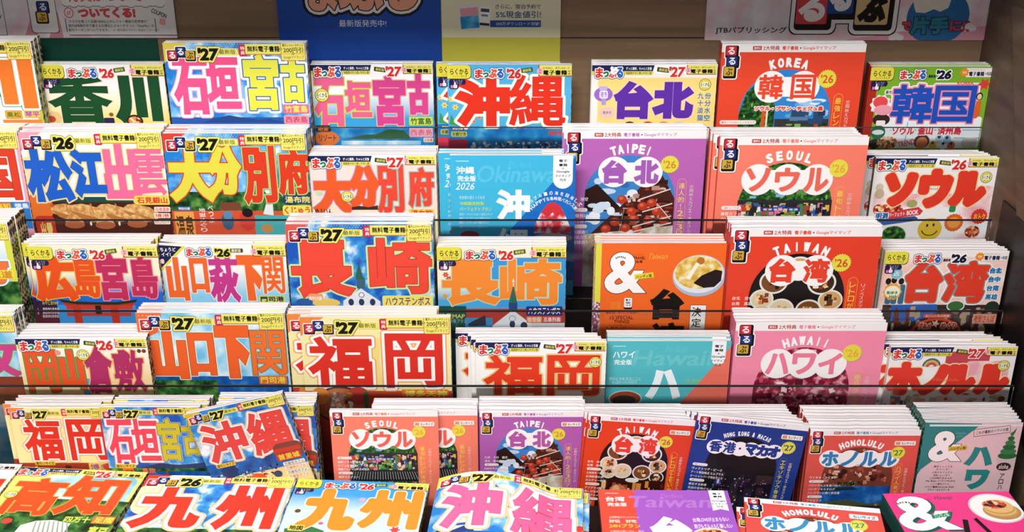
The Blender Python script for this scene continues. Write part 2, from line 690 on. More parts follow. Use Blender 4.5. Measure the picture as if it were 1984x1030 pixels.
def copy_book(src, label, group):
    r = src.copy()
    COL.objects.link(r)
    tag(r, label, 'magazine', group)
    for ch in src.children:
        c = ch.copy()
        c.parent = r
        COL.objects.link(c)
    NB[0] += 1
    return r


def parts(P, W, H, T, spine, spine_key, back_key, bend=None):
    fm = P.mesh('front_cover', bend=bend)
    ms = [('front_cover', fm), ('pages', pages_mesh(W, H, T, spine, bend))]
    sx = W / 2 if spine > 0 else -W / 2
    ms.append(('spine', box_mesh('spine', min(sx, sx + spine * .0004), max(sx, sx + spine * .0004), 0.0, T, 0, H, spine_key)))
    ms.append(('back_cover', box_mesh('back_cover', -W / 2, W / 2, T - .0005, T, 0, H, back_key)))
    return ms


def stack(row, TL, TR, Y, n, label, short, draw, T=8.0, spine=1, spine_key='spotty', back_key='#e8e4e0', base='#ffffff', roll=False, shifts=None, lean=None):
    """Magazines standing one behind another: the front cover's top corners in the photograph and the depth of its face."""
    a, b = on_y(*TL, Y), on_y(*TR, Y)
    th = math.atan2(b.z - a.z, b.x - a.x) if roll else 0.0
    W = math.hypot(b.x - a.x, b.z - a.z) if roll else b.x - a.x
    top = a.z if roll else (a.z + b.z) / 2
    ct, st = math.cos(th), math.sin(th)
    zb = BASE[row] + 0.0006
    # height so that the lowest corner rests on the shelf
    if roll:
        low = (a if th > 0 else b)
        low_z = (a.z if th > 0 else b.z)
        H = (low_z - zb) / ct if abs(th) < .02 else (low_z - zb) / ct
    else:
        H = top - zb
    rx = Vector((ct, 0, st))
    up = Vector((-st, 0, ct))

    def probe(px, py):
        q = on_y(px, py, Y) - a
        return (q.dot(rx) / MM, -q.dot(up) / MM)
    P = Print(W / MM, H / MM, probe)
    P.base = base
    P.rect((0, 0, W / MM, H / MM), base, 1)
    draw(P)
    T *= MM
    ms = parts(P, W, H, T, spine, spine_key, back_key)
    grp = 'copies of the ' + short
    org = a + rx * (W / 2) - up * H
    y = Y
    src = None
    for i in range(n):
        if i == 0:
            r = src = make_book(ms, label, grp)
            dx = dz = 0
        else:
            r = copy_book(src, '%s copy from the front in the stack of the %s' % (ORD[i], short), grp)
            dx = random.uniform(-.0014, .0014)
            dz = random.uniform(0, .0024)
        if shifts and i in shifts:
            dx += shifts[i]
        ti = th * max(0, 1 - .3 * i)
        r.location = Vector((org.x + dx, y, zb + dz + W / 2 * abs(math.sin(ti))))
        r.rotation_euler = (0, -ti, 0)
        y += T + random.choice((.0002, .0004, .0006, .0014))
    return y


def flat(TL, TR, z, n, label, short, draw, ratio, T=8.0, spine=1, spine_key='spotty', back_key='#e8e4e0', base='#ffffff', bend=None, shifts=None):
    """Magazines lying face up on the low table."""
    a, b = on_z(*TL, z), on_z(*TR, z)
    rx = (b - a).normalized()
    up = Vector((-rx.y, rx.x, 0))
    W = (b - a).length
    H = W * ratio

    def probe(px, py):
        q = on_z(px, py, z) - a
        return (q.dot(rx) / MM, -q.dot(up) / MM)
    P = Print(W / MM, H / MM, probe)
    P.base = base
    P.rect((0, 0, W / MM, H / MM), base, 1)
    draw(P)
    T *= MM
    ms = parts(P, W, H, T, spine, spine_key, back_key, bend)
    grp = 'copies of the ' + short
    zz = z
    yaw = math.atan2(rx.y, rx.x)
    for i in range(n):
        if i == 0:
            r = src = make_book(ms, label, grp)
        else:
            r = copy_book(src, '%s copy from the top in the pile of the %s' % (ORD[i], short), grp)
        o = a + rx * (W / 2) - up * H
        dx = random.uniform(-.001, .001) if i else 0
        dy = random.uniform(-.001, .001) if i else 0
        if shifts and i in shifts:
            dx, dy = shifts[i]
        r.location = (o.x + rx.x * dx + up.x * dy, o.y + rx.y * dx + up.y * dy, zz)
        r.rotation_euler = (-math.pi / 2, 0, yaw)
        zz -= T + .0003
    return zz
# ---------------------------------------------------------------- printed covers
RED, NAVY, GOLD, YEL, BLK, WHT = '#cf2f38', '#22357e', '#cfa63e', '#f1e66e', '#14120f', '#ffffff'


def sc(P, *b):
    return tuple(v * P.k for v in b)


def logo_row(P, x, y, u, L=12):
    """Three lettered tiles in a row, outlined: red, navy, gold. u = tile size, mm."""
    t = [(x, y + .38 * u, RED, 'る', WHT), (x + .97 * u, y, NAVY, 'る', WHT), (x + 2.0 * u, y + .4 * u, GOLD, 'ぶ', BLK)]
    for tx, ty, c, ch, tc in t:
        P.rect((tx - .14 * u, ty - .14 * u, tx + 1.22 * u, ty + 1.26 * u), WHT, L, .2 * u)
    for tx, ty, c, ch, tc in t:
        P.rect((tx - .05 * u, ty - .05 * u, tx + 1.14 * u, ty + 1.18 * u), BLK, L + 1, .16 * u)
    for tx, ty, c, ch, tc in t:
        P.rect((tx, ty, tx + u, ty + u), c, L + 2, .12 * u)
        P.text(ch, (tx + .16 * u, ty + .14 * u, tx + .86 * u, ty + .88 * u), tc, L + 3, .035)


def logo_col(P, x, y, u, L=10):
    t = [(x + .08 * u, y, RED, 'る', WHT), (x + .22 * u, y + .98 * u, NAVY, 'る', WHT), (x, y + 1.98 * u, GOLD, 'ぶ', BLK)]
    for tx, ty, c, ch, tc in t:
        P.rect((tx - .16 * u, ty - .13 * u, tx + 1.3 * u, ty + 1.24 * u), WHT, L, .22 * u)
    for tx, ty, c, ch, tc in t:
        P.rect((tx - .06 * u, ty - .05 * u, tx + 1.2 * u, ty + 1.14 * u), BLK, L + 1, .16 * u)
    for tx, ty, c, ch, tc in t:
        P.rect((tx, ty, tx + u * .98, ty + u * .9), c, L + 2, .1 * u)
        P.text(ch, (tx + .18 * u, ty + .12 * u, tx + .82 * u, ty + .8 * u), tc, L + 3, .035)


def hdr_a(P, yr='27', corner='#e05a3c', dots=True, L=11):
    """Wide travel magazine: tiles, big black year, yellow gift strip."""
    k = P.k
    if corner:
        P.poly([(0, 0), (34 * k, 0), (24 * k, 9 * k), (14 * k, 12 * k), (7 * k, 24 * k), (0, 30 * k)], corner, 3)
    if dots:
        for j in range(3):
            for i in range(26):
                P.ell(((30 + i * 4 + (j % 2) * 2) * k, (2.2 + j * 3) * k), .55 * k, .55 * k, '#e9d9a4', 3, 8)
    logo_row(P, 5.6 * k, 6.4 * k, 13.2 * k, L)
    P.rect(sc(P, 78, 8, 110, 18.5), YEL, L, 2.5 * k)
    P.text('最新版', sc(P, 82, 9.6, 106, 16.6), BLK, L + 3, .0)
    P.title([("'" + yr, sc(P, 49.5, 7.2, 80, 26.4))], 1.3 * k, [(3.2 * k, BLK), (2.6 * k, YEL), (0, BLK)], L + 1, .12)
    P.rect(sc(P, 111, 2.6, 122, 19.6), RED, L + 1, 2 * k)
    P.col('特典', *sc(P, 113.5, 4.6, 119.5, 18), WHT, L + 2, .01)
    P.rect(sc(P, 119.5, 1.6, 176, 17.4), '#dd8a2c', L, .5 * k)
    P.rect(sc(P, 120.5, 1.6, 176, 16.2), YEL, L + 2)
    P.text('無料電子書籍', sc(P, 123.5, 4.4, 171, 13.2), BLK, L + 3, .035)
    P.rect(sc(P, 172.4, .4, 208.6, 26.4), '#d8642a', L + 3, 2.4 * k)
    P.rect(sc(P, 173.2, .4, 207.8, 25.6), YEL, L + 4, 2 * k)
    P.rect(sc(P, 173.2, 15.6, 207.8, 16.3), '#d8a03a', L + 5)
    P.text('電子レジャーチケット', sc(P, 175.4, 1.6, 206, 5.6), BLK, L + 5, .02)
    P.text('200円引', sc(P, 176.5, 6.6, 205.5, 14.4), BLK, L + 6, .015)
    P.ell(sc(P, 190.6, 16), 1.7 * k, 1.7 * k, BLK, L + 7, 14)
    P.ell(sc(P, 190.6, 16), 1 * k, 1 * k, YEL, L + 8, 12)
    P.text('Googleマイマップ', sc(P, 176, 18.6, 206, 24.2), '#3c3420', L + 6, .0)
    P.ell(sc(P, 173, 9), 1.7 * k, 1.7 * k, BLK, L + 7, 14)
    P.ell(sc(P, 173, 9), 1 * k, 1 * k, YEL, L + 8, 12)


def logo_m(P, x0, y0, x1, y1, L=12):
    w = (x1 - x0) / 4.0
    ch = [('ま', (x0, y0 + .06 * (y1 - y0), x0 + w * 1.12, y1), '#d8342a'), ('っ', (x0 + w * 1.1, y0 + .38 * (y1 - y0), x0 + w * 1.95, y1 - .06 * (y1 - y0)), '#1d7c50'),
          ('ぷ', (x0 + w * 1.9, y0, x0 + w * 3.08, y1), '#e85a3c'), ('る', (x0 + w * 3.02, y0, x1, y1), '#2a62b8')]
    P.title([c[:2] for c in ch], .9, [(2.0, '#1c2350'), (1.25, WHT)], L, soft=True)
    for t, b, c in ch:
        P.title([(t, b)], .9, [(0, c)], L + 2, soft=True)


def year_m(P, t, b, L=14, c='#d8342a', out=WHT, sl=.12):
    P.title([(t, b)], .9, [(1.1, out), (0, c)], L, sl)


def tag_dl(P, b, L=12, bg=YEL):
    """Yellow corner tag about the free electronic edition, small pink star at its edge."""
    x0, y0, x1, y1 = b
    h = y1 - y0
    P.rect((x0 - .1 * h, y0, x1, y1 + .05 * h), '#a8522c', L, 1)
    P.rect((x0, y0, x1, y1 - .03 * h), bg, L + 1, .8)
    P.text('スマホに、ダウンロード', (x0 + .3 * h, y0 + .18 * h, x1 - .2 * h, y0 + .38 * h), BLK, L + 2, .03)
    P.text('電子書籍', (x0 + .32 * h, y0 + .46 * h, x1 - .42 * h, y0 + .92 * h), BLK, L + 2, .05)
    P.col('付き', x1 - .36 * h, y0 + .46 * h, x1 - .1 * h, y0 + .94 * h, BLK, L + 2, .03)
    P.burst((x0 + .06 * h, y0 + .58 * h), .3 * h, '#f2b8c4', L + 2, 9, .16)
    P.col('特典', x0 - .06 * h, y0 + .36 * h, x0 + .18 * h, y0 + .8 * h, '#c83260', L + 3, .01)


def badge_m(P, c, r, L=13):
    P.burst(c, r * 1.03, '#5c5a1c', L, 16, .05)
    P.burst(c, r * .95, '#ece45c', L + 1, 16, .05)
    P.ell(c, r * .82, r * .5, '#fbf8d8', L + 2, 24)
    P.text('ちょうどイイ!', (c[0] - r * .62, c[1] - r * .74, c[0] + r * .62, c[1] - r * .44), '#a8742c', L + 3, .02)
    P.text('らくかる', (c[0] - r * .74, c[1] - r * .36, c[0] + r * .74, c[1] + r * .34), '#22264c', L + 3, .05)
    P.text('サイズ', (c[0] - r * .4, c[1] + r * .48, c[0] + r * .4, c[1] + r * .76), '#5c3c10', L + 3, .02)


def hdr_m(P, yr='27', badge=None, tagbg=YEL, L=11, right_white=True):
    """Tall travel magazine: navy corner band, four coloured letters, red year, yellow tag."""
    k = P.W / 185.0

    def q(*b):
        return tuple(v * k for v in b)
    if right_white:
        P.rect(q(0, 0, 185, 14), WHT, 3)
    P.poly([q(0, 1.2), q(92, 1.2), q(89, 12.5), q(0, 12.5)], '#1e2352', L)
    P.poly([q(0, 10.2), q(91, 10.2), q(89, 15.6), q(0, 15.6)], '#e6dc58', L + 1)
    P.text('ずっと最新、ちゃんと定番', q(50, 4.0, 88, 8.4), WHT, L + 1, .02)
    P.text('地図見やすく使いやすい旅', q(50, 11, 88, 15), '#38341a', L + 2, .02)
    logo_m(P, *q(5, 4.2, 46, 20.4), L + 2)
    P.rect(q(96, 5, 114, 11.6), '#39421c', L, .8, 7)
    P.text('最新版', q(98.5, 6.2, 111.5, 10.6), '#d8cf66', L + 1, .03, 0, 7)
    tag_dl(P, q(141, .8, 184, 14.4), L, tagbg)
    year_m(P, "'" + yr, q(113, 3.2, 137, 19.2), L + 4)
    if badge:
        badge_m(P, badge, 8.6 * k, L + 3)


def hdr_r(P, yr='26', style=0, L=11):
    """Light-weight edition: yellow bubble, navy thumbs-up patch."""
    k = P.W / 185.0

    def q(*b):
        return tuple(v * k for v in b)
    P.rect(q(-2, 1, 35.8, 22), '#5a5020', L + 1, 6 * k)
    P.rect(q(-2, .6, 35, 21), '#e8de4c', L + 2, 6 * k)
    P.rect(q(0, 1, 10, 21), '#e8de4c', L + 2)
    P.text('らくかる', q(4.5, 6, 31, 15), '#1c1a12', L + 3, .03)
    P.text('ちょうど', q(8, 15.6, 19, 19.4), '#e06a3c', L + 3, .02)
    P.text('サイズ', q(20, 15.6, 29.5, 19.2), '#2c2814', L + 3, .02)
    P.rect(q(2.5, 22, 27.5, 30.4), '#221c46', L + 1, 3.5 * k)
    P.rect(q(2.5, 26, 17, 37), '#221c46', L, 3.5 * k)
    P.text('ちょうど', q(9, 23, 23, 26.4), '#cfc8e4', L + 2, .0)
    P.text('イイ!', q(13, 26.8, 21, 30), '#cfc8e4', L + 2, .0)
    P.rect(q(4.8, 31, 8.2, 35.6), '#e87ca8', L + 2, .8)
    P.rect(q(8.8, 30.2, 14.6, 35.6), '#fbe4ec', L + 2, 1.5)
    P.rect(q(10, 26.4, 12.4, 32), '#fbe4ec', L + 3, 1)
    if style == 0:
        logo_m(P, *q(41, 6, 84, 20.4), L + 2)
        year_m(P, "'" + yr, q(88, 6, 110, 21), L + 4, sl=.1)
        P.rect(q(110, 5, 127, 11.6), '#46521c', L, .6, -8)
        P.text('最新版', q(112, 6.2, 125, 10.6), '#d8dc70', L + 1, .03, 0, -8)
        tag_dl(P, q(137, .6, 185, 17), L)
    else:
        logo_m(P, *q(45, 5, 84, 19.4), L + 2)
        P.title([("'" + yr, q(99, 5, 123, 19.4))], 1.0, [(1.4, WHT), (0, '#1a1c34')], L + 2, .14)
        P.text('最新版', q(88, 12.5, 99, 17), '#1a1c34', L + 3, .04)
        P.rect(q(143, 2, 184, 16), '#f6f0ea', L + 1, 2)
        P.burst(q(142, 9), 6.5 * k, '#f0922c', L + 2, 10, .14)
        P.text('特別', q(139, 7, 145, 11), '#fff0d0', L + 3, .02)
        P.text('電子書籍', q(149, 7.4, 172, 14.6), '#22264a', L + 3, .05)
        P.text('+地図', q(173, 8, 183, 13.6), '#22264a', L + 3, .03)
        P.text('スマホにダウンロード', q(149, 3.6, 172, 6), '#8a6a50', L + 3, .0)


def bullets(P, x, y, k, L, lines, c='#fff6f0', w=46):
    """Short white blurbs set in the lower corner of a cover."""
    for i, t in enumerate(lines):
        if not t:
            y += 8.6 * k
        elif t == '-':
            P.rect((x, y, x + w * .62 * k, y + 6 * k), '#fbf2ee', L, 3 * k)
            P.text('最新トピックスを', (x + 4 * k, y + 1.4 * k, x + w * .56 * k, y + 4.8 * k), '#b85c4c', L + 1, .0)
            y += 9.5 * k
        else:
            P.text(t, (x, y, x + min(len(t) * 5.8, 62) * k, y + 5.6 * k), c, L, .015)
            y += 8.6 * k


def overseas(P, bg, en, chars, yr, yc, photo, strip='最強レントレトロ旅', small=False, ec=WHT, lines=(), tc=None, band='#f6f4f2', span=None, side='空間映えカフェ・週末さんぽ', sc_=None, yfade=None):
    """City guide: white gift strip, arched photograph, capital letters over a cloud with the city's name."""
    k = P.k
    sc_ = sc_ or '#f4b03c'
    P.rect((0, 0, P.W, P.H), bg, 2)
    P.rect((0, 0, P.W, 12.4 * k), band, 3)
    P.rect(sc(P, 45, 3.6, 58, 9.4), '#b83228', 4, 1 * k)
    P.text('無料!', sc(P, 46.5, 4.6, 56.5, 8.4), '#fbeeea', 5, .02)
    P.text('2大特典', sc(P, 60, 3, 84, 9.8), '#b83228', 4, .03)
    P.text('電子書籍', sc(P, 88, 3.4, 111, 9.4), tc or bg, 4, .03)
    P.ell(sc(P, 114.5, 6.4), 1.1 * k, 1.1 * k, '#3c3030', 4, 10)
    P.text('Googleマイマップ', sc(P, 118, 3.4, 166, 9.6), tc or bg, 4, .02)
    cx = 100 * k
    n = len(chars)
    y0 = 64 * k
    # arched photograph: round head, straight sides
    R = 68 * k
    ay = 38 * k + R
    arch = [(cx - R, P.H)] + [(cx + R * math.cos(math.radians(a)), ay - R * math.sin(math.radians(a))) for a in range(180, -1, -6)] + [(cx + R, P.H)]
    photo(P, arch, cx, ay, R, k)
    # cloud
    span = span or {2: 48, 3: 84, 4: 112, 6: 132}[n]
    r = {2: 24, 3: 23.5, 4: 21, 6: 17}[n] * k
    xs = [cx + (-.5 + i / (n - 1)) * span * k for i in range(n)]
    if n == 6:
        xs = [cx + q * k for q in (-55, -29, -9, 12, 34, 56)]
    for i, x in enumerate(xs):
        P.ell((x, y0 + (0 if n < 6 or i % 2 else 1) * k), r, r * (1 if n < 4 else .92), '#fcf8f6', 15)
    P.rect((xs[0], y0 - r * .62, xs[-1], y0 + r * .62), '#fcf8f6', 15.5)
    hw = min(r * .76, span * k / (n - 1) * .45)
    for i, (x, ch) in enumerate(zip(xs, chars)):
        if ch == '・':
            P.ell((x, y0), 2.4 * k, 2.4 * k, yc[1], 17, 14)
            continue
        P.title([(ch, (x - hw, y0 - hw * 1.02, x + hw, y0 + hw * 1.02))], (2.3 if n in (2, 6) else 1.9) * k, [(0, yc[1])], 17, soft=n > 2 and n < 6)
    # capitals on the arc
    big = len(en) > 8
    half = {'KOREA': 24, 'TAIPEI': 26, 'SEOUL': 28, 'TAIWAN': 34, 'HAWAII': 28, 'HONOLULU': 37}.get(en, 42)
    rad = (108 if big else 86) * k
    aa = math.degrees(math.asin(half * k / rad))
    P.arc(en, (cx, (31 if big else 27.4) * k + rad), rad, -aa, aa, (2.2 if big else 4.6) * k, (5.0 if big else 7.2) * k, ec, 17, (.45 if big else 1.0) * k)
    # year
    bx_, by_ = {2: (158, 52), 3: (172, 47), 4: (172, 50), 6: (181, 52)}[n]
    if en == 'HAWAII':
        bx_ = 166
    P.burst(sc(P, bx_, by_), 13.4 * k, '#e6de4a', 18, 24, .06)
    P.text("'" + yr, sc(P, bx_ - 9.4, by_ - 6.2, bx_ + 9.2, by_ + 6.4), yc[0], 19, .03)
    # side strip
    x0, x1 = 171 * k, 185 * k
    P.rect((x0, 74 * k, x1, P.H + 10), sc_, 16, 7 * k)
    P.rect((x0 + .6 * k, 74.6 * k, x1 - .6 * k, P.H + 10), bg, 17, 6.6 * k)
    P.col(strip, x0 + 2.5 * k, 80 * k, x1 - 2.5 * k, 80 * k + len(strip) * 11 * k, '#f0d848', 18, .01)
    P.col(side, 190 * k, 84 * k, 195.4 * k, 84 * k + len(side) * 6.4 * k, '#f6dcd4', 18, .0)
    if small:
        P.rect(sc(P, 163, 24, 203, 34), '#f8f4ea', 17, 2.4 * k)
        P.text('超', sc(P, 165, 25.4, 174, 32.6), '#d87a28', 18, .05)
        P.text('ちいサイズ', sc(P, 176, 26, 200.5, 32.4), '#3a3430', 18, .03)
    logo_col(P, 5 * k, 3.4 * k, 15.4 * k, 17)
    bullets(P, 9 * k, 104 * k, k, 18, lines)


GRN = ('#123818', '#1d5424', '#2f7030', '#0c2410', '#5c9444', '#88b45c')
ROOF = ('#22242a', '#34363c', '#4a4a4e', '#6c6862', '#8c8478', '#5c3c30')
SHOP = ('#c8402c', '#e8b840', '#f0ece4', '#2c62a8', '#3c8c5c', '#26262c', '#8c5a3c', '#d8d0c0', '#1c1c24', '#e07c9c')
FOOD = ('#8c3c1c', '#c8642c', '#e8b060', '#f4dca0', '#b82c20', '#5c2814', '#f4ecd8', '#7c8c3c', '#d8843c')


def in_arch(cx, ay, R):
    return lambda x, y: abs(x - cx) < R * .985 and (y > ay or (x - cx) ** 2 + (y - ay) ** 2 < (R * .985) ** 2)


def ph_korea(P, arch, cx, ay, R, k):
    f = in_arch(cx, ay, R)
    P.poly(arch, '#2f86d4', 4)
    P.specks((cx, ay - .4 * R, cx + R, ay + .1 * R), 30, ('#9cccf0', '#e4f0fa', '#5ca8e4'), 8 * k, 24 * k, 5, 'ell', 3, f, .4)
    P.poly([(cx - R, P.H), (cx - R, ay), (cx - .86 * R, ay - .5 * R), (cx - .5 * R, ay - .84 * R), (cx - .22 * R, ay - .2 * R), (cx - .2 * R, P.H)], 'leaf', 7)
    P.specks((cx - R, ay - .6 * R, cx - .35 * R, P.H), 150, GRN, 2 * k, 8 * k, 8, 'mix', 4, f)
    P.rect((cx - .2 * R, ay + .1 * R, cx + .99 * R, P.H), '#3c3a3c', 6)
    P.specks((cx + .1 * R, ay - .12 * R, cx + .98 * R, ay + .26 * R), 26, ('#2c4c74', '#34506e', '#486c90', '#243c5c', '#5c84a8'), 8 * k, 22 * k, 7, 'rect', 5, f, .8)
    P.specks((cx - .2 * R, ay + .2 * R, cx + .98 * R, ay + .5 * R), 70, GRN + ('#b84c2c', '#d8d0c0'), 3 * k, 11 * k, 9, 'mix', 6, f, .7)
    for i, (x, y, w) in enumerate(((.1, .62, .34), (.52, .5, .3), (.8, .66, .36), (.38, .86, .4), (.85, .95, .3), (.0, 1.0, .3))):
        X, Y, W = cx + x * R, ay + y * R, w * R
        W2 = min(W, cx + .99 * R - X)
        P.poly([(X - W, Y + .1 * R), (X - .7 * W, Y - .04 * R), (X + .7 * W2, Y - .12 * R), (X + W2, Y + .04 * R), (X + .8 * W2, Y + .14 * R)], ROOF[i % 3], 11)
        for j in range(9):
            q = -.8 + j * .18
            if q * W < W2 * .8:
                P.poly([(X + q * W, Y - .04 * R), (X + q * W + 1.2 * k, Y - .05 * R), (X + (q + .1) * W + 1.2 * k, Y + .11 * R), (X + (q + .1) * W, Y + .11 * R)], '#7c7870', 12)
    P.rect((cx - .5 * R, ay - .2 * R, cx - .42 * R, P.H), '#d85a24', 12)
    P.rect((cx - .4 * R, ay - .2 * R, cx - .36 * R, P.H), '#f0e4d4', 12)
    P.specks((cx - .42 * R, ay + .3 * R, cx + .06 * R, P.H), 40, ('#d8482c', '#f0ece0', '#2c2c30', '#b83c24'), 3 * k, 9 * k, 12, 'mix', 7, f)


def ph_taipei(P, arch, cx, ay, R, k):
    f = in_arch(cx, ay, R)
    P.poly(arch, '#3f86cc', 4)
    P.specks((cx - R, ay - R, cx + .5 * R, ay + .7 * R), 40, ('#e8f0f8', '#a8cce8', '#c8dcf0', '#2c6cb8'), 10 * k, 30 * k, 5, 'ell', 3, f, .5)
    P.poly([(cx - R, ay + .3 * R), (cx - .98 * R, ay - .2 * R), (cx - .72 * R, ay - .34 * R), (cx - .1 * R, ay + .3 * R)], '#2c1612', 7)
    P.poly([(cx + .1 * R, ay - .1 * R), (cx + .6 * R, ay - .75 * R), (cx + R, ay), (cx + R, ay + .78 * R), (cx - .3 * R, ay + .9 * R), (cx - .9 * R, ay + .9 * R), (cx - .2 * R, ay + .2 * R)], '#4a2018', 7)
    P.specks((cx - .3 * R, ay - .5 * R, cx + .98 * R, ay + .85 * R), 150, ('#28120e', '#6c3022', '#8c4a34', '#b8907c', '#d8c0ac', '#3c1a14', '#a03424'), 3 * k, 13 * k, 8, 'mix', 9, lambda x, y: f(x, y) and y > ay - .1 * R - (x - cx) * .6, .6)
    P.specks((cx - R, ay + .0 * R, cx - .3 * R, ay + .7 * R), 20, ('#f0f4fa', '#d4e2f0'), 10 * k, 26 * k, 7, 'ell', 11, f, .6)
    P.poly([(cx - R, ay + .86 * R), (cx + R, ay + .64 * R), (cx + R, P.H), (cx - R, P.H)], 'steam', 10)
    for x, y in ((-.3, .55), (-.16, .02), (.06, .3), (.12, .48), (.5, .1), (.44, .52), (-.06, .7), (.2, .72), (.78, .5), (-.5, .72), (.62, .3), (.3, .18)):
        P.ell((cx + x * R, ay + y * R), .11 * R, .1 * R, '#c23a22', 11, 18)
        P.ell((cx + x * R - .02 * R, ay + y * R - .03 * R), .05 * R, .04 * R, '#e06a48', 12, 12)
    for (x0, y0), (x1, y1) in (((.1, .66), (.95, .4)), ((.2, .02), (.9, -.24)), ((.62, .1), (.95, .5)), ((-.1, .2), (-.2, .8)), ((.3, .3), (.96, .1)), ((.1, .78), (.96, .56))):
        P.poly([(cx + x0 * R, ay + y0 * R), (cx + x1 * R, ay + y1 * R), (cx + x1 * R, ay + (y1 + .03) * R), (cx + x0 * R, ay + (y0 + .03) * R)], '#e6d8cc', 12)
    P.rect((cx + .48 * R, ay + .9 * R, cx + .53 * R, ay + 1.2 * R), '#2c3040', 12)
    P.specks((cx - .9 * R, ay + 1.0 * R, cx + .9 * R, ay + 1.5 * R), 24, ('#e8b478', '#f4ecdc', '#c87848', '#8c6c54'), 10 * k, 26 * k, 11, 'ell', 12, f, .5)


def ph_seoul(P, arch, cx, ay, R, k):
    f = in_arch(cx, ay, R)
    P.poly(arch, 'leaf', 4)
    P.specks((cx - R, ay - R, cx + R, ay), 60, GRN + ('#88b8d8',), 3 * k, 10 * k, 5, 'mix', 3, f)
    P.rect((cx - R, ay - .16 * R, cx + R, ay + .46 * R), '#2c2c30', 7)
    P.specks((cx - R, ay - .1 * R, cx + R, ay + .44 * R), 330, SHOP, 2 * k, 8.5 * k, 8, 'rect', 5, f, 1.5)
    P.rect((cx - .5 * R, ay + .0 * R, cx + .34 * R, ay + .1 * R), '#2c3c8c', 10)
    for i in range(7):
        P.rect((cx - .44 * R + i * .11 * R, ay + .03 * R, cx - .37 * R + i * .11 * R, ay + .07 * R), '#c8d0e8', 11)
    P.specks((cx - .3 * R, ay + .1 * R, cx + .4 * R, ay + .44 * R), 60, GRN, 2 * k, 8 * k, 10, 'mix', 6, f)
    P.rect((cx - R, ay + .46 * R, cx + R, ay + .78 * R), '#1c1c20', 12)
    for i in range(28):
        x = cx - R + (i + .5) * 2 * R / 28
        d = (x - cx) * .1
        P.poly([(x - .012 * R, ay + .48 * R), (x + .012 * R, ay + .48 * R), (min(x + d + .014 * R, cx + R), ay + .76 * R), (max(x + d - .014 * R, cx - R), ay + .76 * R)], '#8e8e8c', 13)
    P.rect((cx - R, ay + .76 * R, cx + R, ay + .8 * R), '#0e0e10', 14)
    P.rect((cx - R, ay + .8 * R, cx + R, ay + .94 * R), '#1d4c40', 12)
    P.specks((cx - R, ay + .8 * R, cx + R, ay + .94 * R), 60, ('#c85c4c', '#3c8c78', '#e8c070', '#123028'), 2 * k, 5 * k, 13, 'rect', 8, f)
    P.rect((cx - R, ay + .94 * R, cx + R, P.H), '#6a241e', 12)
    for i in range(5):
        P.rect((cx - R + i * .4 * R + .06 * R, ay + .98 * R, cx - R + i * .4 * R + .3 * R, P.H), '#3c8c78' if i % 2 else '#c0485c', 13)


def ph_taiwan(P, arch, cx, ay, R, k):
    f = in_arch(cx, ay, R)
    P.poly(arch, '#181414', 4)
    for i, (x, y, r) in enumerate(((-.72, .04, .25), (-.5, -.36, .3), (.0, -.66, .3), (.5, -.34, .3), (-.7, .36, .22), (-.3, .28, .28), (.28, .3, .28), (.72, .06, .26), (.72, .44, .22))):
        c = (cx + x * R, ay + y * R)
        P.ell(c, r * R, r * .92 * R, '#ece8e0', 5 + .3 * (i % 3), 30)
        base = ('#e0cfae', '#7a4a24', '#d8a86c', '#3a2418', '#d8c8a4')[i % 5]
        P.ell(c, r * .86 * R, r * .78 * R, base, 6 + .3 * (i % 3), 30)
        q = r * .6 * R
        P.specks((c[0] - q, c[1] - q, c[0] + q, c[1] + q), 26, (FOOD, ('#3c2418', '#5c3a24', '#8c5c34', '#1c100c', '#e0d0b0'), ('#f0e4cc', '#a8b06c', '#e8c8a0', '#d88c5c'))[i % 3], 3 * k, 9 * k, 7, 'mix', 20 + i)
    P.rect((cx - R, ay + .56 * R, cx + R, P.H), '#3a140e', 9)
    P.specks((cx - R, ay + .56 * R, cx + R, P.H), 120, ('#6c2416', '#a84a24', '#e0913c', '#1c0c0a', '#c8642c', '#f0c070', '#2c100c'), 2.5 * k, 10 * k, 10, 'rect', 9, f, 2.6)
    P.ell((cx - .36 * R, ay + 1.0 * R), .26 * R, .25 * R, '#d87c54', 12, 24)
    P.ell((cx - .42 * R, ay + 1.0 * R), .12 * R, .22 * R, '#f0b890', 13, 20)
    P.ell((cx + .02 * R, ay + .58 * R), .2 * R, .08 * R, '#f0ece4', 12, 20)


def ph_hawaii(P, arch, cx, ay, R, k):
    f = in_arch(cx, ay, R)
    P.poly(arch, 'berry', 4)
    P.specks((cx - R, ay - R, cx + R, ay + .8 * R), 130, ('#7c1030', '#a82448', '#c84c68', '#e8b0bc', '#5c0a20', '#d87c90', '#f4dce0'), 4 * k, 15 * k, 5, 'mix', 5, f, .8)
    P.rect((cx - .96 * R, ay + .74 * R, cx + .96 * R, P.H), '#a4cde8', 8)
    P.specks((cx - .95 * R, ay + .75 * R, cx + .95 * R, ay + 1.0 * R), 24, ('#c8e2f4', '#8cc0e4', '#e8f2fa'), 8 * k, 26 * k, 9, 'ell', 7, None, .3)
    P.poly([(cx - .1 * R, ay + 1.0 * R), (cx + .2 * R, ay + .96 * R), (cx + .5 * R, ay + .88 * R), (cx + .7 * R, ay + .8 * R), (cx + .8 * R, ay + .86 * R), (cx + .96 * R, ay + .98 * R), (cx + .96 * R, P.H), (cx - .1 * R, P.H)], '#24384c', 11)
    P.rect((cx - .96 * R, ay + 1.02 * R, cx + .96 * R, P.H), 'seadark', 12)


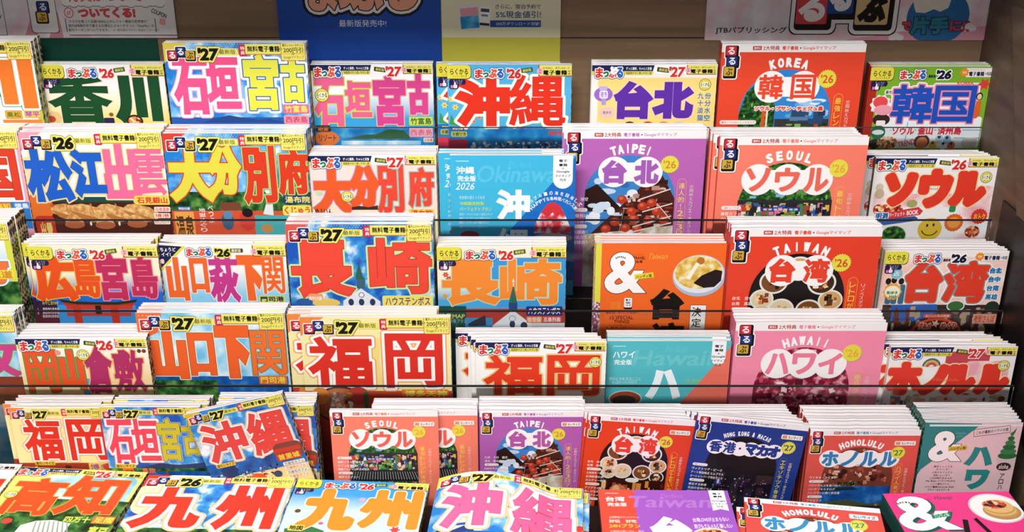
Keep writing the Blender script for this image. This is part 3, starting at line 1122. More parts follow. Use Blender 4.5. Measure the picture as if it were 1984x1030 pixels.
def ph_hk(P, arch, cx, ay, R, k):
    f = in_arch(cx, ay, R)
    P.poly(arch, '#100d14', 4)
    P.rect((cx - R, ay + .2 * R, cx + R, P.H), '#1a1420', 5)
    P.specks((cx - R, ay + .16 * R, cx + R, P.H), 120, ('#241c2c', '#2c2430', '#16121c', '#38282c', '#20243c'), 5 * k, 16 * k, 6, 'rect', 4, f, 1.6)
    P.specks((cx - R, ay + .3 * R, cx + R, P.H), 150, ('#e8c890', '#c86050', '#f4ecd8', '#8c5cc0', '#c88c4c', '#5c7cc0', '#983c30'), .8 * k, 3.2 * k, 8, 'rect', 5, f, 1.2)
    P.rect((cx - .6 * R, ay + .42 * R, cx - .46 * R, ay + .62 * R), '#3c3c8c', 10)
    P.rect((cx - .56 * R, ay + .44 * R, cx - .5 * R, ay + .58 * R), '#c8c4e0', 11)


def ph_hono(P, arch, cx, ay, R, k):
    f = in_arch(cx, ay, R)
    P.poly(arch, '#7c3c2c', 4)
    P.specks((cx - R, ay - R, cx + R, ay + .3 * R), 130, ('#a85440', '#c88068', '#5c241c', '#e8c0a8', '#8c3c30', '#d8a088', '#3c1814'), 4 * k, 14 * k, 5, 'mix', 4, f)
    P.specks((cx - .6 * R, ay + .14 * R, cx + .1 * R, ay + .3 * R), 40, GRN, 2 * k, 8 * k, 8, 'mix', 6, f)
    P.rect((cx - R, ay + .3 * R, cx + R, P.H), 'seadark', 9)
    P.poly([(cx - R, ay + .36 * R), (cx - .1 * R, ay + .32 * R), (cx + .1 * R, ay + .42 * R), (cx - R, ay + .5 * R)], '#1c3040', 10)
    P.poly([(cx - R, ay + .86 * R), (cx - .2 * R, ay + .76 * R), (cx + .4 * R, ay + .9 * R), (cx + R, ay + .86 * R), (cx + R, P.H), (cx - R, P.H)], '#4c5434', 10)
    P.specks((cx - R, ay + .86 * R, cx + R, P.H), 130, GRN + ('#b8845c', '#d8b490', '#8c5c40', '#e8dcc4', '#6c7448'), 2 * k, 8 * k, 11, 'mix', 8, f, .7)


def perfect(P, bg, bg2, jp, script, big, lines, bigb, tabb, tc='#ffffff', scol=None, shape='round'):
    """Complete-guide cover: faint script word, white name block, white gift tab."""
    k = P.W / 185.0

    def q(*b):
        return tuple(v * k for v in b)
    P.rect(q(0, 0, 185, 400), bg, 2)
    P.text(script, q(*scb(script)), scol, 4, .03, .18)
    P.text('Perfect', q(88, 9, 120, 19), scol, 4, .0, .2)
    P.rect(q(9, 8.2, 28, 9), tc, 4)
    P.text(jp, q(9, 17, 36 if len(jp) < 3 else 42, 28.5), tc, 6, .04)
    P.text('完全版', q(11, 31, 38, 40), tc, 6, .035)
    x0, y0, x1, y1 = tabb
    if shape == 'round':
        P.rect((x0, -20, x1, y1), '#fbfbfb', 7, (x1 - x0) / 2)
    else:
        P.poly([(x0, 0), (x1, 0), (x1, y1), ((x0 + x1) / 2, y1 - 4), (x0, y1)], '#fbfbfb', 7)
    xm = (x0 + x1) / 2
    yy = 6.0
    for t, w in (('電子', 6), ('書籍', 6), ('+', 1.6), ('Google', 9.5), ('マイマップ', 11), ('付き', 4.5)):
        P.text(t, (xm - w, yy, xm + w, yy + (4.2 if t != '+' else 2.2)), BLK, 8, .03)
        yy += 6.2 if t != '+' else 4.2


def scb(s):
    return (40, 15, 158, 42)


def amp(P, b, L, out='#2a1c18', ow=1.4, shadow=None):
    x0, y0, x1, y1 = b
    if shadow:
        P.title([('&', (x0 + 4, y0 + 3, x1 + 4, y1 + 3))], 3.0, [(.6, shadow)], L)
    P.title([('&', b)], 3.0, [(ow, out), (0, '#fdfbf8')], L + 1)


def bowl(P, c, r, L):
    P.ell(c, r, r * .86, '#b4c4dc', L, 40)
    P.ell((c[0] - r * .02, c[1] - r * .06), r * .95, r * .78, '#e8ecf2', L + 1, 40)
    P.ell((c[0] - r * .03, c[1] - r * .14), r * .9, r * .68, 'ice', L + 2, 40)
    P.poly([(c[0] + r * .2, c[1] + r * .5), (c[0] - r * .2, c[1] + r * .3), (c[0] + r * .1, c[1] - .02 * r), (c[0] + r * .6, c[1] - .26 * r), (c[0] + r * .86, c[1] - .2 * r), (c[0] + r * .84, c[1] + .2 * r), (c[0] + r * .6, c[1] + .46 * r)],
           '#241a18', L + 3)
    P.ell((c[0] + r * .02, c[1] - r * .62), r * .15, r * .15, '#b87830', L + 4, 20)
    P.poly([(c[0] - r * .14, c[1] - .56 * r), (c[0] - r * .02, c[1] - .5 * r), (c[0] - r * .34, c[1] + .16 * r), (c[0] - r * .5, c[1] + .1 * r)], '#fbf6e4', L + 4)
# ---------------------------------------------------------------- the magazines, row by row
def g3(P, a, b, h0, h1):
    P.rect((0, 0, P.W, P.H), ('grad', b, a, (P.H - h1) * MM, (P.H - h0) * MM), 2)


def boxtext(P, t, b, bg, fg, L=10, r=1.5, bold=.03, out=None):
    if out:
        P.rect((b[0] - .7, b[1] - .7, b[2] + .7, b[3] + .7), out, L - 1, r)
    P.rect(b, bg, L, r)
    w, h = b[2] - b[0], b[3] - b[1]
    P.text(t, (b[0] + w * .06, b[1] + h * .12, b[2] - w * .06, b[3] - h * .12), fg, L + 1, bold)


# ---- top row
def d_kagawa_a(P):
    P.f = 'A0'
    hdr_a(P, '27', '#e8783c')
    P.rect((P.W - 8, 26, P.W, P.H), '#b8cc5c', 3)
    P.title([('川', P.bx(-190, 440, 268, 832))], 9, [(4.2, '#3e7a2e'), (3.2, '#f4f6f0'), (0, '#ee7a2c')], 5)
    boxtext(P, '高松', P.bx(45, 848, 168, 905), '#f0b03c', '#5c7a28', 12, 1.5, .04, '#e87830')
    boxtext(P, '琴平', P.bx(186, 845, 312, 902), '#f4c04c', '#a05ab4', 12, 1.5, .04)
    P.rect(P.bx(30, 915, 330, 990), '#e88a3c', 10)


def d_kagawa(P):
    P.f = 'A0'
    g3(P, '#fbf8f4', '#f0dc6a', 36, 88)
    hdr_r(P)
    P.title([('香', P.bx(380, 578, 848, 950))], 3.6, [(1.1, '#f8dcc8'), (0, '#154c28')], 5)
    P.title([('川', P.bx(880, 580, 1238, 935))], 6, [(1.1, '#f8dcc8'), (0, '#154c28')], 5)
    P.ell(P.pt(420, 905), 11, 10, '#e8c48c', 4)
    P.ell(P.pt(400, 915), 6, 5, '#c04a34', 5)
    P.ell(P.pt(1035, 930), 13, 10, '#3c2418', 10)
    P.ell(P.pt(1035, 930), 10, 7, 'food', 11)
    P.ell(P.pt(855, 880), 3.4, 3, '#8a5a28', 9)
    P.rect(P.bx(800, 905, 880, 950), '#2c2450', 9, 2)


def d_ishigaki_a(P):
    P.f = 'A0'
    P.rect((0, 0, P.W, P.H), 'sky', 2)
    hdr_a(P, '27', '#e0cc54')
    P.rect(P.bx(1300, 905, 2600, 990), '#2c5cac', 3)
    P.poly([P.pt(*q) for q in ((1560, 945), (1640, 915), (1760, 890), (1850, 905), (1980, 925), (2060, 915), (2200, 945))], '#274a8c', 4)
    P.title([('石', P.bx(1330, 440, 1605, 885)), ('垣', P.bx(1585, 425, 1842, 842))], 3.4, [(6, '#f2a0c4'), (4.6, '#ffffff'), (0, '#ee5488')], 5)
    P.f = 'A1'
    P.title([('宮', P.bx(-105, 420, 163, 852)), ('古', P.bx(178, 440, 362, 790))], 3.4, [(5, '#ffffff'), (1.6, '#2c62b4'), (0, '#e4e14a')], 5)
    boxtext(P, '竹富島', P.bx(195, 805, 392, 876), '#ee6a8c', '#f0e85c', 11, 2, .03)
    boxtext(P, '西表島', P.bx(200, 890, 392, 955), '#f0a0a8', '#d83c6c', 11, 2, .03)


def d_ishigaki_m(P):
    P.f = 'A1'
    g3(P, '#fdfdfd', '#3aa4dc', 40, 84)
    hdr_m(P, '27')
    P.rect(P.bx(400, 975, 1360, 1200), 'sea', 3)
    P.poly([P.pt(*q) for q in ((680, 1065), (800, 1035), (900, 1030), (1010, 990), (1120, 1000), (1165, 1050), (1165, 1066))], '#2c5c34', 4)
    P.title([('石', P.bx(430, 592, 668, 970)), ('垣', P.bx(665, 620, 872, 900))], 3.2, [(1.5, '#c8dc50'), (0, '#ee6490')], 5)
    P.title([('宮', P.bx(885, 575, 1135, 965)), ('古', P.bx(1145, 565, 1320, 880))], 3.2, [(1.5, '#f8b49c'), (0, '#d8468e')], 5)
    badge_m(P, P.pt(490, 730), 10.4)
    boxtext(P, '竹富島', P.bx(1160, 895, 1342, 962), '#c8dc4c', '#1e5c38', 12)
    boxtext(P, '西表島', P.bx(1162, 980, 1342, 1050), '#f4b0c0', '#fbf4f4', 12)
    P.text('西表島', P.bx(1170, 990, 1335, 1040), '#e04878', 14, .02)
    P.f = 'B1'
    P.ell(P.pt(530, 110), 19, 12, '#e87838', 8)
    P.rect(P.bx(440, 10, 560, 60), '#2c2c20', 9, 3)
    P.text('絶景', P.bx(460, 18, 540, 55), '#e87838', 10, .03)
    P.text('リゾート', P.bx(470, 80, 600, 130), '#3c1c10', 10, .03)
    P.rect(P.bx(640, 128, 1250, 160), 'skypale', 5)
    boxtext(P, '小浜島', P.bx(1270, 105, 1345, 140), '#f0e0d0', '#e05040', 9)


def flowers(P, fr, pts, r=4.4, c='#f4d45c', cc='#e88c3c', L=4):
    P.f = fr
    for x, y in pts:
        m = P.pt(x, y)
        P.burst(m, r, c, L, 6, .3)
        P.ell(m, r * .35, r * .35, cc, L + 1, 10)


def d_okinawa_m(P):
    P.f = 'A1'
    P.rect((0, 0, P.W, P.H), '#52b4e4', 2)
    hdr_r(P)
    flowers(P, 'A1', ((1482, 765), (1514, 826)))
    flowers(P, 'A1', ((1700, 905), (1655, 935)), 3, '#f08c50', '#c83c28')
    P.f = 'B1'
    P.rect(P.bx(1440, 20, 2640, 190), 'sea', 3)
    P.specks(P.bx(1620, 135, 2640, 240), 150, ('#f4f6f8', '#e8ecf0', '#3c6c9c', '#22384c', '#d8e4ec', '#c86c5c'), 2, 7, 4.1, 'mix', 6, None, .9)
    P.f = 'A1'
    P.poly([P.pt(*q) for q in ((1470, 960), (1480, 880), (1510, 930), (1535, 900), (1540, 970))], '#3c9c58', 4)
    P.title([('沖', P.bx(1520, 605, 1935, 972))], 5.2, [(4.4, '#d8e070'), (3.6, '#ffffff'), (0, '#e5331e')], 6)
    P.f = 'A2'
    P.title([('縄', P.bx(-55, 572, 382, 970))], 4.2, [(4.4, '#d8e070'), (3.6, '#ffffff'), (0, '#e5331e')], 6)
    P.f = 'B1'
    boxtext(P, '那覇空港', P.bx(1484, 62, 1604, 100), '#e0d050', '#1c5c38', 9)
    P.rect(P.bx(1440, 120, 1610, 200), '#e04058', 9, 4)
    boxtext(P, '特別付録', P.bx(1486, 30, 1580, 52), '#2c2c3c', '#f4f0e8', 9)
    P.f = 'B2'
    P.text('慶良間', P.bx(250, 52, 355, 92), '#e84848', 9, .04)


def d_taipei_m(P):
    P.f = 'A2'
    P.rect((0, 0, P.W, P.H), '#f6f1ea', 2)
    P.rect(P.bx(625, 590, 1540, 960), '#f8dc84', 3, 3)
    hdr_m(P, '27', P.pt(1450, 642))
    P.title([('台', P.bx(752, 618, 1048, 908)), ('北', P.bx(1052, 622, 1362, 905))], 4.6, [(1.2, '#f4d0d8'), (0, '#5f2ea4')], 5)
    for i, t in enumerate(('九份', '十分', '淡水', '猫空')):
        P.text(t[0], P.bx(1394 - i * 2, 705 + i * 56, 1440 - i * 2, 752 + i * 56), '#2478c0', 8, .03)
        P.text(t[1], P.bx(1450 - i * 3, 705 + i * 56, 1496 - i * 3, 752 + i * 56), '#2478c0', 8, .03)
    P.ell(P.pt(670, 718), 14, 11, '#9a6cd0', 5)
    P.rect(P.bx(640, 655, 700, 690), '#c4b0e8', 6, 2)
    P.rect(P.bx(640, 690, 705, 750), '#f6eaf4', 6, 3)
    P.text('夜市', P.bx(648, 696, 700, 742), '#8c50c0', 7, .02)
    P.rect(P.bx(655, 750, 690, 800), '#b498dc', 5, 1)
    P.ell(P.pt(695, 858), 12, 9, '#f8c8b8', 5)
    P.text('街歩き', P.bx(665, 845, 730, 870), '#3c7cb4', 6, .03)
    for x, c in ((640, '#e8e0d0'), (870, '#3c2c2c'), (1010, '#c83c30'), (1130, '#e88c5c'), (1250, '#c8ccd4')):
        P.ell(P.pt(x, 960), 9, 7, c, 5)


def d_korea(P):
    P.f = 'K'
    overseas(P, '#ea4a2e', 'KOREA', '韓国', '26', ('#e8502c', '#ea4a2e'), ph_korea)
    P.title([('ソウル・プサン・チェジュ島', P.bx(652, 712, 1312, 758))], .5, [(1.1, '#fbeee4'), (0, '#e6472c')], 20)
    P.rect(P.bx(318, 848, 668, 888), '#fbf2ee', 20, 4)
    P.text('最旬ソウルのトレンドエリア', P.bx(335, 856, 655, 880), '#d85c4c', 21, .02)


def d_korea_m(P):
    P.f = 'A3'
    P.rect((0, 0, P.W, P.H), '#7cb32c', 2)
    P.rect((0, 0, 12, P.H), '#b02c20', 3)
    P.f = 'B3'
    P.rect(P.bx(880, -60, 1640, 180), '#eef2f4', 3, 4)
    for b in ((955, 40, 1660, 46), (1080, -80, 1086, 130), (1440, 100, 1660, 106), (1180, 40, 1186, 110)):
        P.rect(P.bx(*b), '#5c9cc8', 4)
    P.f = 'A3'
    hdr_r(P, '26', 1)
    P.title([('韓', P.bx(965, 645, 1282, 942)), ('国', P.bx(1285, 652, 1605, 942))], 3.4, [(4.2, '#f4f2f0'), (2.0, '#f088a4'), (0, '#1f50b8')], 5)
    P.text('KOREA', P.bx(1470, 622, 1595, 645), '#e84838', 7, .05)
    P.title([('ソウル', P.bx(968, 972, 1138, 1030)), ('釜山', P.bx(1165, 965, 1282, 1030)), ('済州島', P.bx(1318, 965, 1500, 1030))], .6, [(1.4, '#fbf8f4'), (0, '#dc3040')], 9)
    # smiling lady in an orange dress printed at the edge, sweets, badges
    P.ell(P.pt(1640, 735), 5, 6, '#2c1c14', 6)
    P.ell(P.pt(1640, 738), 3.4, 4.4, '#f0c8a4', 7)
    P.poly([P.pt(*q) for q in ((1620, 770), (1655, 770), (1640, 880), (1610, 905), (1560, 900), (1590, 850))], '#e0642c', 6)
    P.burst(P.pt(1678, 642), 8, '#d84438', 6, 6, .3)
    P.burst(P.pt(880, 800), 15, '#f4f0ec', 5, 10, .1)
    P.ell(P.pt(880, 780), 11, 9, '#e84c50', 6)
    P.ell(P.pt(900, 840), 14, 8, '#f0a0ac', 7)
    P.ell(P.pt(885, 915), 13, 9, '#342420', 6)
    P.rect(P.bx(845, 920, 915, 960), '#f4ece4', 7, 2)
    P.rect(P.bx(912, 682, 975, 722), '#f0ece4', 6, 3)
    P.text('最旬', P.bx(920, 690, 968, 716), '#3c3830', 7, .03)
    P.f = 'B3'
    P.ell(P.pt(860, 60), 11, 11, '#1d6c4c', 6)
    P.ell(P.pt(860, 60), 9, 4, '#e8f0e8', 7)
    P.ell(P.pt(830, 150), 8, 8, '#2c2422', 6)
    P.ell(P.pt(930, 140), 16, 10, 'food', 6)
    P.ell(P.pt(1195, 130), 12, 11, '#3c2824', 6)
    P.ell(P.pt(1195, 140), 9, 9, '#e07c3c', 7)
    for x, y, c in ((1330, 110, '#a8c8dc'), (1390, 115, '#88b4d0'), (1280, 155, '#e8b83c'), (1360, 160, '#f0f0f0'), (1420, 160, '#e06c50')):
        P.ell(P.pt(x, y), 6, 7, c, 6)
        P.ell(P.pt(x, y - 14), 2.4, 2.4, '#241c1c', 7)
    P.text('TREND', P.bx(1010, 120, 1140, 165), '#e05060', 7, .05, 0, -12)
    P.rect(P.bx(1500, 100, 1620, 180), '#d0ccc4', 5, 6)


# ---- second row
def d_shikoku(P):
    P.f = 'B0'
    P.rect((0, 0, P.W, P.H), '#f8f4f0', 2)
    hdr_a(P, '27', '#e8783c')
    P.rect((P.W - 15, 26, P.W, P.H - 50), '#f4a8bc', 3)
    P.title([('国', P.bx(-260, 195, 142, 578))], 5, [(3.4, '#ffffff'), (.9, '#a83c28'), (0, '#de3f26')], 5)
    P.rect(P.bx(-200, 596, 240, 800), '#2f7fc4', 4)
    boxtext(P, '徳島', P.bx(105, 600, 226, 650), '#4a94d8', '#f4f8fc', 8)
    boxtext(P, '高知', P.bx(-40, 600, 86, 660), '#e87830', '#f0e040', 8)


def d_matsue(P):
    P.f = 'B0'
    P.rect((0, 0, P.W, P.H), '#faf4ec', 2)
    hdr_a(P, '26', '#f0a0b0')
    P.rect(P.bx(170, 250, 330, 700), '#f6dcb0', 3, 12)
    P.rect(P.bx(340, 560, 1330, 610), '#1c4c40', 3)
    P.rect(P.bx(230, 600, 1340, 900), '#4a2018', 4)
    P.ell(P.pt(300, 640), 22, 22, '#e0702c', 5)
    for n, (x, d) in enumerate(((450, 26), (590, 30), (790, 20), (1000, 24))):
        P.poly([P.pt(x - 60, 648), P.pt(x - 20, 618), P.pt(x + 40, 612), P.pt(x + 150, 640), P.pt(x + 230, 690), P.pt(x + 210, 735), P.pt(x + 130, 750), P.pt(x + 20, 710), P.pt(x - 50, 680)], 'corn', 6 + n % 2)
        P.poly([P.pt(x - 60, 660), P.pt(x + 210, 735), P.pt(x + 130, 756), P.pt(x + 10, 714)], '#b8763c', 6.4 + n % 2)
    for x in (500, 690, 880):
        P.poly([P.pt(x, 610), P.pt(x + 10, 610), P.pt(x + 34, 690), P.pt(x + 24, 690)], '#c8844c', 9)
    for x, y in ((570, 760), (805, 765), (1050, 755)):
        P.poly([P.pt(x - 70, y - 22), P.pt(x - 40, y - 56), P.pt(x + 10, y - 66), P.pt(x + 60, y - 30), P.pt(x + 82, y + 10), P.pt(x + 40, y + 40), P.pt(x - 50, y + 22)], 'corn', 9)
        P.ell(P.pt(x + 6, y + 12), 15, 6.2, '#b4603a', 10)
    for x in (700, 918):
        P.ell(P.pt(x, 765), 1.6, 3.4, '#f4ece4', 9, 12)
    P.rect(P.bx(385, 618, 700, 634), '#b85c34', 5.5)
    P.title([('松', P.bx(198, 192, 560, 600)), ('江', P.bx(548, 190, 808, 552))], 4.2, [(2.2, '#f0d890'), (0, '#1f5ec6')], 11)
    P.title([('出', P.bx(795, 152, 1068, 600)), ('雲', P.bx(1030, 190, 1275, 545))], 3.6, [(2.2, '#f4e8b0'), (0, '#ee6e98')], 11)
    boxtext(P, '石見銀山', P.bx(1035, 552, 1302, 618), '#f4dc54', '#dc4438', 16, 3, .06, '#e8a030')
    for i, t in enumerate(('玉造温泉', '境港', '水木しげるロード')):
        boxtext(P, t, P.bx(1185, 636 + i * 48, 1308, 674 + i * 48), '#f8ecdc', '#e0503c', 12)
    P.rect(P.bx(285, 705, 432, 900), '#c03428', 10, 6)
    P.text('出雲', P.bx(320, 752, 410, 900), '#e8c868', 11, .05)


def d_oita(P):
    P.f = 'B0'
    P.rect((0, 0, P.W, P.H), 'sky', 2)
    hdr_a(P, '27', '#d8402c')
    P.rect(P.bx(1300, 520, 2600, 700), 'forest', 3)
    P.rect(P.bx(1300, 665, 2600, 900), '#dc5434', 4)
    P.title([('大', P.bx(1292, 178, 1645, 592)), ('分', P.bx(1590, 165, 1852, 545))], 4.6, [(1.8, '#d8401e'), (0, '#e3d948')], 7)
    boxtext(P, '温泉', P.bx(1350, 672, 1500, 900), '#f0a44c', '#5c3018', 8)
    P.rect(P.bx(1365, 632, 1465, 662), '#2c6cb0', 9)
    P.text('特別付録', P.bx(1372, 638, 1458, 658), '#f4f0e8', 10, .03)
    P.rect(P.bx(1690, 600, 1850, 660), '#7c4430', 6, 4)
    P.col('地獄めぐり', *P.bx(1535, 640, 1585, 830), '#f8e8e0', 9, .02)
    P.col('べっぷ', *P.bx(1600, 620, 1640, 760), '#f8e8e0', 9, .02)
    P.ell(P.pt(1750, 740), 9, 15, '#3c5c7c', 9)
    P.ell(P.pt(1750, 700), 7, 7, '#5a8cb0', 10)
    P.ell(P.pt(1900, 740), 12, 16, '#d83c34', 9)
    P.ell(P.pt(1900, 680), 8, 7, '#201818', 10)
    P.f = 'B1'
    P.rect(P.bx(-20, 700, 420, 860), '#46b0b4', 5)
    P.poly([P.pt(*q) for q in ((40, 690), (75, 560), (45, 500), (90, 480), (110, 580), (120, 700))], '#e4e8ea', 6)
    P.ell(P.pt(70, 800), 9, 7, '#c88c54', 6)
    P.title([('別', P.bx(-122, 165, 138, 605)), ('府', P.bx(150, 190, 398, 540))], 3.8, [(2.2, '#5c8c3c'), (1.4, '#b8dc8c'), (0, '#dc3c20')], 7)
    boxtext(P, '湯布院', P.bx(195, 545, 412, 612), '#20407c', '#f0e468', 11, 1, .04)
    boxtext(P, 'くじゅう', P.bx(190, 622, 412, 700), '#f0e060', '#d84030', 11, 4, .05)


def d_oita_m(P):
    P.f = 'B1'
    g3(P, '#f7ded6', '#fbe6c4', 60, 110)
    hdr_m(P, '27', P.pt(685, 558))
    P.title([('大', P.bx(425, 345, 718, 690)), ('分', P.bx(698, 322, 935, 645))], 4.6, [(1.2, '#b8a0d4'), (0, '#ec5c28')], 5)
    P.title([('別', P.bx(912, 312, 1120, 685)), ('府', P.bx(1152, 335, 1352, 635))], 4.0, [(1.5, '#8cc8c0'), (0, '#ee4a36')], 5)
    P.text('ゆふいん', P.bx(440, 650, 570, 700), '#2c2420', 8, .06)
    P.rect(P.bx(1160, 655, 1350, 720), '#f0d048', 8)
    P.text('湯布院', P.bx(1175, 660, 1340, 720), '#d84838', 9, .05)
    P.ell(P.pt(470, 530), 6, 5, '#c8d8b8', 5)
    P.poly([P.pt(*q) for q in ((720, 640), (780, 630), (850, 640), (920, 625), (920, 660), (720, 660))], '#3c2c28', 6)


def d_okinawa_p(P):
    P.f = 'B2'
    k = P.W / 185
    x0, y0, x1, y1 = P.bx(285, 160, 436, 498)
    perfect(P, '#42b8de', None, '沖縄', 'Okinawa', '沖縄', (), None, (x0, 0, x1, y1), scol='#58c4e4')
    P.poly([P.pt(470, 250), P.pt(470, 1200), P.pt(-480, 1200), P.pt(-60, 830)], '#1a6fc6', 3)
    P.f = 'B1'
    P.text('2026', P.bx(1522, 452, 1662, 506), WHT, 6, -.0, .25)
    P.text('完全版の旅とっておき', P.bx(1545, 552, 1740, 578), '#d8f0f8', 6, .0)
    P.text('沖縄離島特集', P.bx(1548, 598, 1735, 625), '#c4dc48', 6, .03)
    P.text('パーフェクトプラン', P.bx(1548, 640, 1792, 668), '#d8e078', 6, .02)
    for i in range(4):
        P.text('絶景ビーチとカフェめぐり最旬スポット', P.bx(1545, 684 + i * 32, 1800 - i * 14, 704 + i * 32), '#d8f0f8', 6, .0)
    P.ell(P.pt(1625, 850), 14, 6, '#b02c44', 6)
    P.title([('沖', P.bx(1832, 505, 2088, 742)), ('縄', P.bx(1832, 800, 2088, 1060))], 2.6, [(0, '#fbfdff')], 6)
    P.f = 'B2'
    for i, (t, yy) in enumerate((('美らブルーの海を目指して', 0), ('HAPPYな島時間バカンス旅', 1))):
        c = P.pt(285, 760)
        n = len(t)
        for j, ch in enumerate(t):
            a = math.radians(-52 + 104 * j / (n - 1))
            r = (50 - i * 9) * k
            x, y = c[0] + r * math.sin(a), c[1] - r * math.cos(a) * .95
            P.text(ch, (x - 2.4, y - 2.8, x + 2.4, y + 2.8), WHT, 8, .02, 0, math.degrees(a))
    m = P.pt(280, 740)
    P.ell((m[0], m[1] + 28), 30, 7, '#c8b8b0', 7)
    P.poly([P.pt(*q) for q in ((135, 840), (150, 760), (190, 680), (240, 615), (290, 600), (340, 630), (385, 720), (415, 790), (425, 840))], 'iced', 8)
    P.poly([P.pt(*q) for q in ((200, 680), (240, 615), (290, 600), (340, 630), (370, 700), (340, 690), (310, 720), (280, 680), (240, 720))], '#d8323c', 9)


def d_taipei(P):
    overseas(P, '#bb68b8', 'TAIPEI', '台北', '26', ('#d89030', '#a860b8'), ph_taipei, '達人的！2泊3日プラン',
             lines=('十分　猫空', '新北投', '-', '「小籠包はココ！', '屋台グルメぐり', '-', 'を大調査！', '最新のコスメ', '台湾雑貨！'))


def d_seoul(P):
    overseas(P, '#f9816a', 'SEOUL', 'ソウル', '26', ('#f0a83c', '#f06a58'), ph_seoul, '最旬トレンド街', lines=('-', '最新カフェを', '大調査'), tc='#f0806c')


def d_seoul_m(P):
    P.f = 'B3'
    P.rect((0, 0, P.W, P.H), '#f6f2f0', 2)
    P.rect(P.bx(820, 540, 1720, 640), 'pinkswirl', 3)
    P.rect(P.bx(820, 620, 1050, 700), 'foodred', 3, 8)
    P.rect(P.bx(1470, 480, 1720, 900), 'pinkswirl', 3, 5)
    hdr_m(P, '26', P.pt(1690, 412))
    P.title([('ソ', P.bx(902, 372, 1158, 640)), ('ウ', P.bx(1168, 345, 1432, 652)), ('ル', P.bx(1408, 362, 1695, 642))], 6.2, [(1.6, '#f4dca0'), (0, '#e63c28')], 5, soft=True)
    P.text('Seoul', P.bx(1250, 488, 1318, 508), '#b83868', 9, .0)
    P.ell(P.pt(872, 490), 6, 6, '#d8c8b0', 5)
    P.ell(P.pt(870, 540), 7, 8, '#c8b090', 5)
    P.poly([P.pt(*q) for q in ((835, 700), (1170, 640), (1205, 670), (1180, 700), (850, 745))], '#d83c40', 9)
    P.title([('明洞', P.bx(842, 685, 935, 735))], .5, [(1, '#f0f4fa'), (0, '#2464b0')], 10)
    P.text('パーフェクト', P.bx(940, 682, 1065, 712), '#fbf0ec', 10, .03, 0, -6)
    P.text('BOOK', P.bx(1080, 665, 1168, 700), '#fbf0ec', 10, .05, 0, -6)
    P.poly([P.pt(*q) for q in ((850, 740), (1140, 710), (1165, 725), (1150, 745), (900, 780))], '#2258a4', 9)
    P.f = 'B3'
    P.ell(P.pt(975, 860), 20, 17, '#e8e4dc', 6)
    P.ell(P.pt(975, 860), 18.5, 15.5, 'leaf', 7)
    c = P.pt(1255, 810)
    P.ell(c, 18, 18, '#e4bc34', 7)
    P.ell((c[0] - 4.5, c[1] - 6), 1.7, 2.6, '#1c1810', 8, 14)
    P.ell((c[0] + 5, c[1] - 7), 1.7, 2.6, '#1c1810', 8, 14)
    for i in range(18):
        a = math.radians(20 + 140 * i / 17)
        P.ell((c[0] + 12 * math.cos(a), c[1] + 10.5 * math.sin(a) - .5), .9, .9, '#1c1810', 9 + i % 2, 10)
    P.burst(P.pt(1440, 760), 14, '#e86420', 7, 18, .04)
    P.ell(P.pt(1440, 760), 9.5, 9, '#f09c3c', 8)
    P.burst(P.pt(1635, 712), 12, '#d83c2c', 7, 16, .05)
    P.text('おトク', P.bx(1595, 690, 1680, 740), '#f0c83c', 8, .04)
    P.ell(P.pt(1580, 830), 12, 11, '#e8e0d8', 7)
    P.ell(P.pt(1580, 830), 11, 10, 'foodred', 8)
    P.rect(P.bx(1405, 630, 1455, 680), '#2c8c50', 6, 3)
    P.ell(P.pt(1120, 615), 8, 6, '#a8a860', 6)


# ---- third row
def d_hiroshima_a(P):
    P.f = 'L3'
    g3(P, '#f4f6f4', '#9cd0ec', 30, 90)
    hdr_a(P, '27', '#e8783c')
    P.rect((P.W - 9, 26, P.W, P.H), '#d8dc4c', 3)
    P.title([('島', P.bx(-640, 575, 100, 1120))], 3.6, [(3.2, '#f8fafa'), (.9, '#5c88b4'), (0, '#f0783c')], 5)
    P.rect((P.W - 60, 72, P.W - 4, 86), '#f4e048', 8)
    P.text('尾道', (P.W - 40, 73, P.W - 6, 85), '#d89028', 9, .05)
    P.rect((0, 90, P.W, P.H), 'forest', 4)


def d_hiroshima_m(P):
    P.f = 'C0'
    g3(P, '#f6eecc', '#2268cc', 44, 74)
    hdr_r(P)
    P.title([('広', P.bx(262, 72, 582, 410)), ('島', P.bx(566, 68, 766, 385))], 4.2, [(1.5, '#e8b848'), (0, '#e8521e')], 5)
    P.title([('宮', P.bx(750, 50, 985, 405)), ('島', P.bx(1002, 68, 1208, 392))], 3.8, [(1.5, '#f090a0'), (0, '#be2e58')], 5)
    P.rect(P.bx(200, 410, 460, 700), '#34203c', 7, 3)
    P.rect(P.bx(215, 500, 460, 700), '#5c2430', 8)
    P.text('みやじまMAP', P.bx(325, 410, 450, 440), '#c8c050', 9, .02)
    for i in range(3):
        P.text('厳島神社表参道', P.bx(330, 460 + i * 28, 455, 482 + i * 28), '#d8c8d0', 9, .02)
    P.rect(P.bx(460, 440, 1060, 700), '#3a94d8', 6)
    P.poly([P.pt(*q) for q in ((445, 395), (560, 412), (750, 420), (900, 418), (1055, 398), (1040, 420), (900, 440), (600, 436), (480, 420))], '#22301e', 9)
    P.poly([P.pt(*q) for q in ((475, 418), (600, 436), (900, 440), (1035, 420), (1030, 445), (500, 445))], '#b83424', 8)
    P.rect(P.bx(510, 445, 1020, 475), '#cc3c28', 8)
    P.rect(P.bx(515, 498, 1010, 526), '#cc3c28', 8)
    for x in (610, 895):
        P.rect(P.bx(x - 30, 440, x + 30, 700), '#c03824', 9)
    P.rect(P.bx(735, 445, 780, 510), '#2c2418', 9)


